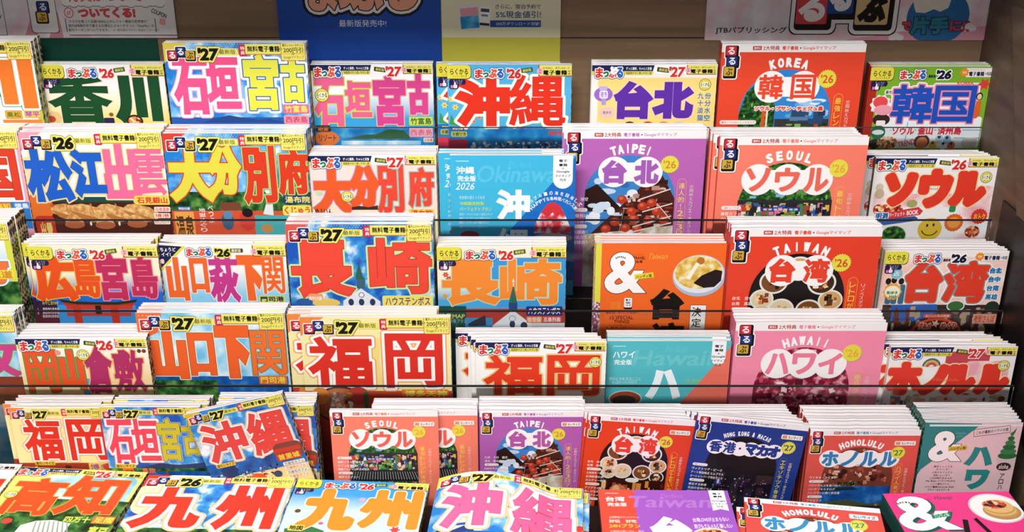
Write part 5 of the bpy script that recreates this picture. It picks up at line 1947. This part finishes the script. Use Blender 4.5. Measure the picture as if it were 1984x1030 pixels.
def d_okinawa_flat(P):
    k = P.k
    P.rect((0, 0, P.W, P.H), 'sky', 2)
    hdr_a(P, '27', '#f0d850')
    P.specks(sc(P, 0, 24, 210, 130), 26, ('#1d56b8', '#2c6cd0', '#8cd0f0', '#f4f8fc'), 14 * k, 34 * k, 2.1, 'quad', 4, None, .6)
    P.title([('沖', sc(P, 14, 28, 97, 128)), ('縄', sc(P, 113, 26, 199, 134))], 4.6 * k, [(9.2 * k, '#f2d870'), (7.6 * k, '#f6b8c0'), (6.2 * k, '#fdf8f4'), (.7 * k, '#c8484c'), (0, '#f0689c')], 4)
    P.poly([sc(P, 0, 150), sc(P, 14, 128), sc(P, 30, 138), sc(P, 58, 124), sc(P, 70, 150), sc(P, 70, 190), sc(P, 0, 190)], '#1d3c80', 3.2)
    P.rect(sc(P, 0, 140, 210, 400), 'seadark', 3.4)
    P.ell(sc(P, 206, 96), 6 * k, 7 * k, '#d83c34', 4)
    P.ell(sc(P, 180, 148), 26 * k, 12 * k, '#e4dc70', 9)
    P.ell(sc(P, 180, 149), 24 * k, 10 * k, 'forest', 10)


def d_taiwan_p(P):
    P.f = 'D2'
    k = P.W / 185
    x0, y0, x1, y1 = P.bx(1338, 745, 1446, 885)
    perfect(P, '#a45cc4', None, '台湾', 'Taiwan', '台', (), None, (x0, 0, x1, y1), scol='#b47ad0', shape='flag')
    P.rect((0, 0, 50 * k, P.H), '#e4503c', 3)
    P.text('台湾夢旅グランドツアー!!', P.bx(642, 922, 845, 938), '#fbe8e0', 6, .0)
    P.text('好玩　好吃', P.bx(640, 945, 830, 968), '#fbe8e0', 6, .04)
    P.text('24Hプラン', P.bx(640, 975, 855, 1002), '#f0c83c', 6, .05)
    P.text('人気店の朝ごはん・屋台', P.bx(648, 1018, 880, 1032), '#fbe8e0', 6, .0)
    P.title([('台', P.bx(935, 930, 1205, 1130))], 2.8, [(1.2, '#f4e8fa'), (0, '#fdfbff')], 6)
    P.text('台湾LOVEが止まらない', P.bx(1215, 930, 1465, 960), '#f4e8f8', 6, .03, 0, -3)
    P.text('遊びもグルメも体験したい', P.bx(1225, 975, 1490, 1005), '#f4e8f8', 6, .03, 0, -2)
    P.ell(P.pt(1350, 1060), 26, 18, '#e8d8c0', 6)
    P.ell(P.pt(1350, 1062), 23, 15, 'food', 7)


def d_honolulu_flat(P):
    overseas(P, '#e2544a', 'HONOLULU', 'ホノルル', '27', ('#2c8c8c', '#3c94c4'), ph_hono, 'ハワイ人気グルメ', False, tc='#40a4b8')
    P.rect(sc(P, 160, 22, 204, 34), '#e0ecec', 20, 2)
    P.text('ちいサイズ', sc(P, 166, 24, 200, 32), '#20485c', 21, .03)


def d_amp_hawaii_f(P):
    P.f = 'E5'
    P.rect((0, 0, P.W, P.H), '#ec3e86', 2)
    amp(P, P.bx(292, 655, 880, 1018), 5, '#1d5c50', .8, '#1d5c50')
    P.arc('たびに使える', P.pt(440, 800), 17, -34, 34, 1.5, 1.8, '#3a2a20', 9, .3)
    P.text('TRAVEL', P.bx(535, 682, 672, 704), '#8c1c50', 5, .0)
    P.text('ハワイ', P.bx(575, 714, 668, 736), '#8c1c50', 5, .03)
    P.text('Hawaii', P.bx(705, 648, 890, 690), '#5c3c64', 5, .0, .2)
    P.poly([P.pt(*q) for q in ((672, 858), (868, 822), (880, 862), (690, 892))], '#1d8c64', 9)
    P.text('ハンディ版', P.bx(700, 840, 865, 876), '#d8f0e0', 10, .03, 0, -10)
    c = P.pt(1360, 780)
    r = P.pt(1640, 780)[0] - c[0]
    P.ell(c, r * 1.02, r * .92, '#d8ccd0', 5, 48)
    P.ell(c, r * .95, r * .85, '#f4f0ee', 6, 48)
    P.ell((c[0] + .12 * r, c[1] + .2 * r), r * .7, r * .52, '#b88c5c', 7, 40)
    for i in range(4):
        P.ell((c[0] + .1 * r, c[1] + (.16 - .09 * i) * r), r * (.62 - .02 * i), r * .42, ('#c89850', '#e0b878')[i % 2], 8 + i, 36)
    P.ell((c[0] - .0 * r, c[1] - .22 * r), r * .46, r * .26, 'foodred', 12, 30)
    for x, y in ((-.1, -.34), (.16, -.12), (-.3, -.2)):
        P.ell((c[0] + x * r, c[1] + y * r), r * .1, r * .09, '#3c2430', 13, 16)
    P.poly([P.pt(*q) for q in ((1000, 898), (1058, 905), (1092, 1060), (1030, 1060))], '#15110f', 9)
    P.poly([P.pt(*q) for q in ((1118, 898), (1148, 882), (1340, 1060), (1290, 1060))], '#15110f', 14)


# ---------------------------------------------------------------- where they stand
REV = '#d8d4d0'
# top row (face depths are from the camera, m)
stack(1, (-221, 80), (59, 81), 1.644, 4, 'magazine with orange title strokes cut by the edge, dark spines of its stack showing', 'orange-stroked Kagawa magazine', d_kagawa_a)
stack(1, (75.7, 125), (315.5, 124), 1.668, 2, 'cream magazine with huge dark green two-character Kagawa title', 'green-lettered Kagawa magazine', d_kagawa)
stack(1, (314.5, 84.5), (592, 81.5), 1.646, 2, 'sky-blue magazine titled in pink and yellow-green Ishigaki letters, top shelf', 'pink-and-yellow Ishigaki magazine', d_ishigaki_a)
stack(1, (601, 124), (838, 124), 1.670, 2, 'white-to-blue magazine titled in rosy pink and magenta Ishigaki letters above a sea island', 'all-pink Ishigaki magazine', d_ishigaki_m)
stack(1, (866, 126), (1108, 124), 1.650, 2, 'light blue magazine with big red Okinawa letters and yellow flowers', 'red-lettered light blue Okinawa magazine', d_okinawa_m, shifts={1: -.0155})
stack(1, (1147.6, 123), (1390.7, 126), 1.650, 3, 'pale yellow magazine with purple Taipei title beside a red KOREA guide', 'purple-lettered Taipei magazine', d_taipei_m)
stack(1, (1399.7, 83), (1679.3, 86), 1.646, 2, 'orange-red KOREA guide with white double-circle cloud and leafy arched photo', 'orange-red KOREA guide', d_korea, spine=-1, spine_key='#a83020')
stack(1, (1689, 128), (1925.5, 130), 1.652, 3, 'green magazine with blue Korea title and red edge band beside the side wall', 'green Korea magazine', d_korea_m, spine=-1, spine_key='#a82c20')
# second row
stack(2, (-247, 254), (32, 255), 1.566, 5, 'magazine with red square Shikoku character cut by the edge, above the dark-spined stack', 'red-lettered Shikoku magazine', d_shikoku)
stack(2, (33.5, 256), (311, 255.5), 1.568, 5, 'Matsue magazine with blue and pink title above pale bread-like rolls', 'blue-and-pink Matsue magazine', d_matsue)
stack(2, (313, 258), (592, 258.5), 1.570, 5, 'Oita magazine with yellow and red title over sky and orange foot', 'yellow-and-red Oita magazine', d_oita)
stack(2, (597, 300.5), (844.5, 299.5), 1.574, 5, 'pinkish cream Oita magazine with all orange-red title and round yellow badge', 'cream Oita magazine', d_oita_m)
stack(2, (871, 301.5), (1116, 300.6), 1.552, 3, 'cyan and blue Okinawa guide with white title and red shaved ice', 'cyan shaved-ice Okinawa guide', d_okinawa_p, base='#42b8de', shifts={1: -.0165, 2: -.0172}, spine_key='#1a5ca8')
stack(2, (1093, 251.5), (1370, 254), 1.5835, 4, 'large purple TAIPEI guide on the second shelf, behind the shaved-ice cover', 'large purple TAIPEI guide', d_taipei, T=7.4, spine_key='#5c3a5c')
stack(2, (1396, 264), (1684.6, 265), 1.547, 5, 'large salmon SEOUL guide with three-lobed white cloud on the second shelf', 'large salmon SEOUL guide', d_seoul, spine=-1, spine_key='#c04838', shifts={1: -.009, 2: -.0095, 3: -.009, 4: -.0095})
stack(2, (1697.4, 306), (1937.5, 304), 1.575, 4, 'white Seoul magazine with fat red title and a yellow smiley', 'smiley Seoul magazine', d_seoul_m, spine=-1, spine_key='#3c3838', shifts={1: -.012, 2: -.013, 3: -.018})
# third row
stack(3, (-272, 431), (13.6, 432), 1.466, 7, 'magazine at the edge with orange title sliver and a row of dark spines, third shelf', 'orange-sliver Hiroshima magazine', d_hiroshima_a)
stack(3, (51.5, 477), (303, 475), 1.478, 5, 'Hiroshima magazine with orange and magenta title over a red shrine gate', 'shrine-gate Hiroshima magazine', d_hiroshima_m, shifts={1: -.011, 2: -.009, 3: -.006, 4: -.004})
stack(3, (305, 476), (551.7, 472), 1.486, 4, 'pale Yamaguchi magazine with navy corner flash and one magenta character among orange', 'navy-cornered Yamaguchi magazine', d_yamaguchi_m)
stack(3, (551.7, 434), (838, 434), 1.474, 5, 'Nagasaki magazine with red title, green-spired white church and deep blue sky', 'red-lettered Nagasaki magazine', d_nagasaki_a)
stack(3, (845.8, 478.5), (1097, 476), 1.478, 4, 'Nagasaki magazine with orange title and navy label near its foot', 'orange-lettered Nagasaki magazine', d_nagasaki_m)
stack(3, (1155, 470), (1409, 472), 1.476, 4, 'orange Taiwan guide with big white ampersand and a bowl of yellow shaved ice', 'orange ampersand Taiwan guide', d_amp_taiwan, base='#f56c28', spine=-1, spine_key='spinedot', T=7.6)
stack(3, (1417.7, 441), (1711, 443), 1.461, 5, 'large red TAIWAN guide with food bowls, on the third shelf', 'large red TAIWAN guide', d_taiwan, spine=-1, spine_key='#b02c20')
stack(3, (1716, 485.6), (1956.4, 486), 1.474, 5, 'pink-beige Taiwan magazine with rounded red title and pagodas', 'pagoda Taiwan magazine', d_taiwan_m, spine=-1, spine_key='#c8b8b0', shifts={2: -.008, 3: -.010, 4: -.018})
# fourth row
stack(4, (-263, 610), (25.7, 611), 1.392, 4, 'magazine at the edge with a sliver of magenta title, fourth shelf', 'magenta-sliver Kurashiki magazine', d_kurashiki_a)
stack(4, (28.8, 656.5), (282.4, 652.5), 1.386, 5, 'cream Okayama magazine with orange and magenta title below the shrine gate cover', 'cream Okayama magazine', d_okayama_m)
stack(4, (262, 607.5), (551, 604), 1.402, 4, 'sky-blue Yamaguchi magazine with four big orange characters and dotted orange corner', 'orange-lettered Yamaguchi magazine', d_yamaguchi_a)
stack(4, (579.5, 612.5), (872.3, 615), 1.392, 4, 'large yellow Fukuoka magazine with two huge red white-edged characters', 'large yellow Fukuoka magazine', d_fukuoka_a, shifts={1: -.0196, 2: -.0190, 3: -.0185})
stack(4, (921.5, 659.5), (1175.4, 663), 1.384, 5, 'white Fukuoka magazine with red title cut off low, navy band at top', 'white Fukuoka magazine', d_fukuoka_m, shifts={1: -.006, 2: -.0115, 3: -.029, 4: -.030})
stack(4, (1177, 659), (1417.7, 661.7), 1.398, 4, 'turquoise Hawaii guide with coral corner and faint script', 'turquoise Hawaii guide', d_hawaii_p, base='#56c0c8', spine=-1, spine_key='#3c8c94')
stack(4, (1426.5, 624), (1720, 626), 1.393, 5, 'large pink HAWAII guide with three-lobed white cloud', 'large pink HAWAII guide', d_hawaii, spine=-1, spine_key='#c85c7c')
stack(4, (1727, 671), (1973, 670.4), 1.386, 5, 'white Honolulu magazine with long red four-character title and small rainbow', 'red-lettered Honolulu magazine', d_honolulu_m, spine=-1, spine_key='#c8c0bc', shifts={1: -.007, 2: -.014, 3: -.022, 4: -.03})
# fifth row, small editions
stack(5, (15.9, 790), (207, 789), 1.328, 4, 'small yellow Fukuoka magazine with red title and food photo', 'small Fukuoka magazine', d_fukuoka_s, shifts={1: -.011})
stack(5, (192, 789.5), (387, 786.5), 1.3185, 1, 'small blue Ishigaki magazine with pink-red and olive title', 'small Ishigaki magazine', d_ishigaki_s)
stack(5, (217, 783), (404, 782.5), 1.329, 3, 'small Ishigaki copy hidden behind the pink-and-olive titled one, only page edges showing', 'hidden small Ishigaki magazine', d_ishigaki_s)
stack(5, (357.5, 803), (546.5, 761), 1.304, 1, 'small Okinawa magazine leaning over at an angle', 'leaning small Okinawa magazine', d_okinawa_s, roll=True)
stack(5, (416, 784), (608.4, 785), 1.3185, 4, 'small Okinawa magazine standing upright behind the leaning one', 'upright small Okinawa magazine', d_okinawa_s)
stack(5, (638, 794), (847.7, 797.7), 1.312, 1, 'small salmon SEOUL guide in front of its offset copies, fifth row', 'front small SEOUL guide', d_seoul_s, spine=-1, spine_key='#c04838', T=7)
stack(5, (720, 793), (925, 795), 1.3215, 4, 'small salmon SEOUL guide half hidden behind another, shifted towards the purple one', 'half-hidden small SEOUL guide', d_seoul_s, spine=-1, spine_key='#c04838', T=7)
stack(5, (929, 793.5), (1133.7, 800), 1.318, 5, 'small purple TAIPEI guide between salmon and red ones, lowest standing row', 'small purple TAIPEI guide', d_taipei_s, spine=-1, spine_key='#7c3c7c', T=7)
stack(5, (1140, 802), (1347.7, 814.6), 1.306, 6, 'small red TAIWAN guide between purple and navy ones', 'small red TAIWAN guide', d_taiwan_s, spine=-1, spine_key='#a83020', T=7, roll=True)
stack(5, (1353, 802), (1568.5, 824), 1.303, 7, 'navy HONG KONG and MACAO guide with night skyline', 'navy HONG KONG guide', d_hongkong_s, spine=-1, spine_key='#1c2c60', T=7, roll=True)
stack(5, (1571, 830), (1785, 835), 1.302, 8, 'small coral HONOLULU guide with blue title standing upright over a sea photo', 'small coral HONOLULU guide', d_honolulu_s, spine=-1, spine_key='#a84038', T=7)
stack(5, (1793.7, 818), (1983, 818), 1.304, 7, 'small teal and pale pink Hawaii guide with ampersand and green soft-serve', 'soft-serve Hawaii guide', d_amp_hawaii_s, base='#2d8784', spine=-1, spine_key='spineg', T=7)
# front row, flat
ZT = CAMZ - .882
flat((-190, 893), (43.7, 899), ZT, 2, 'flat magazine cut by the edge beside the yellow Kochi one', 'edge flat magazine', d_left_flat, 1.25)
flat((39.6, 903.7), (286.3, 914.5), ZT - .004, 2, 'yellow Kochi magazine lying flat with orange title over a river photo', 'flat yellow Kochi magazine', d_kochi, 1.25)
flat((287.9, 919.4), (575, 925), ZT - .006, 2, 'wide Kyushu magazine lying flat with red brush title and white edge', 'flat red-lettered Kyushu magazine', d_kyushu_a, 1.22)
flat((579, 927), (832, 937), ZT - .008, 2, 'light blue Kyushu magazine lying flat with orange title', 'flat orange-lettered Kyushu magazine', d_kyushu_m, 1.25)
flat((851, 935), (1130, 946), ZT - .003, 1, 'Okinawa magazine lying flat with curled cover and pink title', 'flat pink-lettered Okinawa magazine', d_okinawa_flat, 1.22,
     bend=lambda x, z: .022 * max(0, 1 - ((x + .028) / .085) ** 2) if abs(x + .028) < .085 else 0)
flat((864, 943), (1142, 955), ZT - .0114, 1, 'Okinawa magazine lying flat under the curled pink-lettered copy', 'covered flat Okinawa magazine', d_okinawa_flat, 1.22)
flat((1159, 948), (1409.6, 950), ZT - .012, 2, 'purple and red Taiwan guide lying flat with faint script and ribbon tab', 'flat purple Taiwan guide', d_taiwan_p, 1.3, base='#a45cc4', spine=-1, spine_key='#8c3c30')
flat((1441.7, 962.6), (1704, 985), ZT - .018, 2, 'HONOLULU guide lying flat, turned slightly, in front of the upright coral one', 'flat HONOLULU guide', d_honolulu_flat, 1.3, spine=-1, spine_key='#a84038', shifts={1: (-.010, -.012)})
flat((1710.4, 956), (1953, 951), ZT - .006, 2, 'hot pink Hawaii guide lying flat with ampersand and plate of pancakes', 'flat hot pink Hawaii guide', d_amp_hawaii_f, 1.3, T=13, base='#ec3e86', spine=-1, spine_key='#205048')

# ---------------------------------------------------------------- the display rack
RX0, RX1 = -1.05, .714
RISER = {1: 1.700, 2: 1.622, 3: 1.534, 4: 1.446, 5: 1.376, 6: 1.2960}
PANEL = {1: 1.630, 2: 1.541, 3: 1.453, 4: 1.380, 5: 1.2985}
PTOP = {1: 245.5, 2: 424, 3: 600, 4: 745}
rack = tag(link('display_rack', None), 'stepped brown wooden magazine rack with clear shelf fronts holding all the magazines', 'display rack')
rack.location = (0, 1.5, 0)


def rp(name, mesh, label=None, parent=rack):
    o = link(name, mesh, parent)
    o.location = (0, 0, 0)
    if parent is rack:
        o.matrix_parent_inverse = Matrix.Translation((0, -1.5, 0))
    if label:
        o['label'] = label
    return o


zs = {r: BASE[r] for r in BASE}
ZF = BASE[5] + .0
for r in (1, 2, 3, 4, 5):
    rp('shelf', box_mesh('shelf', RX0, RX1, PANEL[r] - .003, RISER[r], zs[r] - .012, zs[r], '#17130f'))
    if r > 1:
        rp('riser', box_mesh('riser', RX0, RX1, RISER[r] + .0005, RISER[r] + .0035, zs[r] - .012, zs[r - 1] - .0125, '#120f0d'))
    if r in PTOP:
        zt = on_y(900, PTOP[r], PANEL[r]).z
        p = rp('clear_front', box_mesh('clear_front', RX0 + .002, RX1 - .010, PANEL[r] - .0022, PANEL[r] - .0002, zs[r] + .001, zt - .0025, 'acrylic'), 'clear acrylic shelf front')
        q = link('top_edge', box_mesh('top_edge', RX0 + .002, RX1 - .010, PANEL[r] - .0024, PANEL[r], zt - (.0013 if r == 1 else .0022), zt, '#3a3e42' if r == 1 else '#1c1e20'), p)
        q['label'] = 'dark polished top edge'
zb1 = on_y(1200, 72, 1.705).z
rp('back_panel', box_mesh('back_panel', RX0, RX1, 1.7005, 1.715, .05, zb1 - .0015, 'wood'), 'lower brown wooden back board')
rp('back_panel', box_mesh('back_panel', RX0, RX1, 1.7045, 1.719, zb1, 1.95, 'wood'), 'upper brown wooden back board')
rp('plinth', box_mesh('plinth', RX0, RX1, 1.00, 1.2955, 0.0, ZT - .046, '#14110f'), 'black front plinth')
# side board: front edge slopes down towards the viewer
bm = bmesh.new()
prof = [(1.72, .0), (1.72, 1.95), (1.30, 1.95), (1.02, 1.15), (.99, .70), (.99, .0)]
va = [bm.verts.new((RX1 + .0005, y, z)) for y, z in prof]
vb = [bm.verts.new((RX1 + .022, y, z)) for y, z in prof]
bm.faces.new(va)
bm.faces.new(vb[::-1])
for i in range(len(prof)):
    j = (i + 1) % len(prof)
    bm.faces.new((va[i], vb[i], vb[j], va[j]))
bmesh.ops.recalc_face_normals(bm, faces=bm.faces[:])
sm = bpy.data.meshes.new('side_board')
bm.to_mesh(sm)
bm.free()
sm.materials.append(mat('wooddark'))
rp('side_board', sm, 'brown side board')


def side_piece(name, prof, x0, x1, key, label):
    bm = bmesh.new()
    va = [bm.verts.new((x0, y, z)) for y, z in prof]
    vb = [bm.verts.new((x1, y, z)) for y, z in prof]
    bm.faces.new(va)
    bm.faces.new(vb[::-1])
    for i in range(len(prof)):
        j = (i + 1) % len(prof)
        bm.faces.new((va[i], vb[i], vb[j], va[j]))
    bmesh.ops.recalc_face_normals(bm, faces=bm.faces[:])
    d = bpy.data.meshes.new(name)
    bm.to_mesh(d)
    bm.free()
    d.materials.append(mat(key))
    rp(name, d, label)


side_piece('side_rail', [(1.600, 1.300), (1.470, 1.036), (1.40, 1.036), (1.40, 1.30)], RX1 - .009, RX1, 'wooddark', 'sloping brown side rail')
side_piece('side_lining', [(1.532, 1.035), (1.532, .850), (1.440, .780), (1.20, .700), (1.0, .66), (1.0, .93), (1.20, 1.035)], RX1 - .003, RX1, '#15120f', 'black side lining')
rp('shade_board', box_mesh('shade_board', RX0, RX1, 1.34, 1.7, 1.585, 1.61, 'wooddark'), 'unseen dark top board added to shade the posters')  # added out of view, set low and forward to shade the header posters


# ---------------------------------------------------------------- header boards on the back panel
def board(name, x0, y0, x1, y1, Y, key, label, draw, thick=.004, cat='poster', zt=None):
    a, b = on_y(x0, y1, Y), on_y(x1, y1, Y)
    zt = zt or on_y(x0, y0, Y).z

    def probe(px, py):
        q = on_y(px, py, Y)
        return ((q.x - a.x) / MM, (zt - q.z) / MM)
    W, H = b.x - a.x, zt - a.z
    P = Print(W / MM, H / MM, probe)
    P.base = key
    P.rect((0, 0, W / MM, H / MM), key, 1)
    draw(P)
    o = link(name, P.mesh(name, thick))
    o.location = (a.x + W / 2, Y, a.z)
    return tag(o, label, cat)


def d_coupon(P):
    P.f = 'A0'
    P.rect(P.bx(-400, -400, 1400, 300), 'posterpink', 2)
    for x in (250, 440):
        P.poly([P.pt(x - 60, 290), P.pt(x, 80), P.pt(x + 50, 290)], '#d8909c', 3)
    for x in (-780, 490):
        P.rect(P.bx(x, -300, x + 850 - (x < 0) * 60, 272), '#3a3434', 3, 1)
        P.rect(P.bx(x, -300, x + 845 - (x < 0) * 60, 266), '#e4dfdc', 4, 1)
        for i in range(14):
            P.ell(P.pt(x + 20 + i * 55, 22 + 8 * (i % 2)), 7.6, 5.6, '#3a3838', 5 + i % 2)
        for i in range(14):
            P.ell(P.pt(x + 20 + i * 55, 17 + 8 * (i % 2)), 7.6, 5.6, '#eeeae8', 7 + i % 2)
        P.rect(P.bx(x, -300, x + 760, 22), '#eeeae8', 9)
        P.text('特典がついて', P.bx(x + 20, -60, x + 600, 14), '#d8605c', 10, .05)
        P.title([('ついてくる!', P.bx(x + 108, 58, x + 550, 138))], 1.2, [(0, '#d84852')], 6)
        P.ell(P.pt(x + 38, 97), 7, 8, '#d84852', 6)
        P.ell(P.pt(x + 38, 97), 5.8, 6.6, '#e8e2e0', 7)
        P.text('必ず', P.bx(x + 22, 80, x + 54, 116), '#d84852', 8, .04)
        for i, (t, w) in enumerate((('スマホを使って全国1000以上のレジャー施設の前売券が', 600), ('割引&特典付きで買えるお得なレジャーチケット「PassMe!」の', 655), ('割引クーポンがついてきます。', 310))):
            P.text(t, P.bx(x + 38, 152 + i * 33, x + 38 + w, 176 + i * 33), '#2c2828', 6, .02)
        P.text('※一部付録がつかない商品もございます。', P.bx(x + 380, 220, x + 740, 240), '#2c2828', 6, .0)
        for xx in (x + 16, x + 702 - (x < 0) * 30):
            P.rect(P.bx(xx, 140, xx + 6, 246), '#3c3838', 6, 1)
        P.text('COUPON', P.bx(x + 670, 85, x + 790, 120), '#2c2828', 6, .04, 0, 24)
        P.rect(P.bx(x + 735, 142, x + 780, 190), '#e8a0a4', 6, 1, 14)
    P.rect(P.bx(210, -200, 425, 255), '#3a3434', 5, 5)
    P.rect(P.bx(215, -200, 420, 250), '#e8e4e2', 6, 5)
    for y, c, ch, tc, xx in ((20, NAVY, 'る', '#e8e8f0', 290), (98, GOLD, 'ぶ', BLK, 286)):
        P.rect(P.bx(xx - 10, y - 12, xx + 88, y + 84), BLK, 8, 3)
        P.rect(P.bx(xx, y - 4, xx + 76, y + 70), c, 9, 2)
        P.text(ch, P.bx(xx + 12, y + 6, xx + 64, y + 60), tc, 10, .03)


board('poster', -340, -90, 344, 73.5, 1.6995, '#b8b2a8', 'white and pink coupon poster with red lettering on the back wall', d_coupon, .0045)
board('backing_board', 88, 70, 318, 190, 1.6975, '#12483a', 'dark green board showing above the green-lettered magazine', lambda P: None, .003, 'board', on_y(88, 75, 1.6975).z)


def d_blue(P):
    P.f = 'A1'
    P.rect(P.bx(0, -900, 1416, 1000), '#1b4ba8', 2)
    P.rect(P.bx(188, 290, 1416, 293), '#173f92', 3)
    ch = [('ま', P.bx(380, -270, 600, 85)), ('っ', P.bx(590, -150, 720, 60)), ('ぷ', P.bx(700, -270, 960, 80)), ('る', P.bx(940, -270, 1225, 80))]
    P.title(ch, 4, [(9.5, '#14161c'), (5.5, '#e4e0dc'), (1.6, '#14161c'), (0, '#eaa284')], 4)
    P.text('最新版発売中!', P.bx(622, 152, 985, 206), '#e8ecf2', 4, .0)


def d_yellow(P):
    P.f = 'A1'
    P.rect(P.bx(1400, -900, 2400, 288), '#e6e2be', 2)
    P.rect(P.bx(1400, 288, 2400, 900), '#d2cc4c', 2)
    P.rect(P.bx(1542, 32, 1696, 222), '#e0dcda', 4, .5, -5)
    P.rect(P.bx(1552, 60, 1690, 120), '#e09ca8', 5, .5, -5)
    P.rect(P.bx(1556, 122, 1696, 218), 'sea', 5, .5, -5)
    P.rect(P.bx(1698, 40, 1786, 205), '#e8e6e2', 4, 2, 5)
    P.rect(P.bx(1706, 58, 1780, 186), '#f4f2ea', 5, 0.5, 5)
    P.rect(P.bx(1710, 66, 1776, 92), '#3c4a5c', 6, 0, 5)
    P.rect(P.bx(1714, 110, 1764, 126), '#5c88b4', 6, 0, 5)
    P.rect(P.bx(1700, 176, 1776, 196), '#2c343c', 6, 0, 5)
    P.f = 'A2'
    P.text('さらに、宿泊予約で', P.bx(-160, 32, 190, 68), '#20487c', 4, .02)
    P.text('5%現金値引!', P.bx(-156, 84, 190, 138), '#20487c', 4, .02)
    P.rect(P.bx(-200, 156, 190, 208), '#1f4f9c', 4)
    P.text('200万ダウンロード突破!', P.bx(-155, 168, 182, 196), '#dce4ee', 5, .0)


board('poster', 551, -90, 858.5, 190, 1.6985, '#1b4ba8', 'blue poster with peach cut-off letters and small white line', d_blue, .004)
board('poster', 858.8, -90, 1083.5, 190, 1.6985, '#d2cc4c', 'pale yellow poster with phone picture and blue banner', d_yellow, .004)


def d_jtb(P):
    P.f = 'A3'
    P.rect(P.bx(-500, -900, 1760, 330), 'posterpink', 2)
    P.poly([P.pt(600, 310), P.pt(1040, 240), P.pt(1740, 200), P.pt(1740, 330), P.pt(600, 330)], '#e09cae', 3)
    P.f = 'A2'
    P.text('JTBパブリッシング', P.bx(1530, 205, 2075, 262), '#1c1a1c', 6, .03)
    P.f = 'A3'
    t = [(235, -80, 475, 185, '#d8444c', 'る', '#f2eceb'), (478, -160, 680, 105, '#1f4894', 'る', '#f2eceb'), (692, -80, 945, 190, '#d8bc86', 'ぶ', BLK)]
    for o, key, L in ((48, '#1a1818', 4), (40, '#ece8e6', 6)):
        for x0, y0, x1, y1, c, ch, tc in t:
            P.rect(P.bx(x0 - o, y0 - o, x1 + o + 30, y1 + o + 34), key, L + (x0 == 478), 11)
    for x0, y0, x1, y1, c, ch, tc in t:
        P.rect(P.bx(x0 - 10, y0 - 10, x1 + 38, y1 + 46), '#14120f', 8 + (x0 == 478), 6)
        P.rect(P.bx(x0, y0, x1, y1), c, 10, 3)
        P.title([(ch, P.bx(x0 + 18, y0 + 25, x1 - 18, y1 - 18))], 3.4, [(0, tc)], 12)
    P.ell(P.pt(1320, 130), 47, 42, '#2f6ea4', 4, 48)
    P.poly([P.pt(*q) for q in ((1140, 60), (1160, -40), (1300, -60), (1430, -20), (1400, 60), (1340, 90), (1290, 70), (1220, 100), (1150, 95))], '#e0dccc', 5)
    P.poly([P.pt(*q) for q in ((1120, -60), (1160, -60), (1190, 20), (1140, 60))], '#e0dccc', 6)
    P.title([('片手', P.bx(1112, 128, 1400, 262))], 1.6, [(1.4, '#1c3c48'), (0, '#2e8098')], 7)
    P.title([('で', P.bx(1046, 165, 1110, 232))], 1.2, [(.9, '#3c2430'), (0, '#c8485c')], 7)
    P.title([('に!!', P.bx(1408, 158, 1560, 240))], 1.2, [(.9, '#3c2430'), (0, '#b04a62')], 7)
    for x, y in ((1000, 290), (1560, 215)):
        for i in range(3):
            P.ell(P.pt(x - 30 + i * 28, y - (i == 1) * 14), 6, 5, '#e8e2e0', 8 + i % 2)


board('poster', 1365, -90, 1909, 78, 1.6990, '#d8d0d2', 'pale pink publisher poster with three big lettered tiles and a globe', d_jtb, .004)

# ---------------------------------------------------------------- the shop around the rack
for nm, b, key in (('floor', (-3, 3, -2.5, 3, -.02, 0), '#8c857c'),):
    o = link(nm, box_mesh(nm, *b, key))
    o['kind'] = 'structure'
print('books', NB[0])
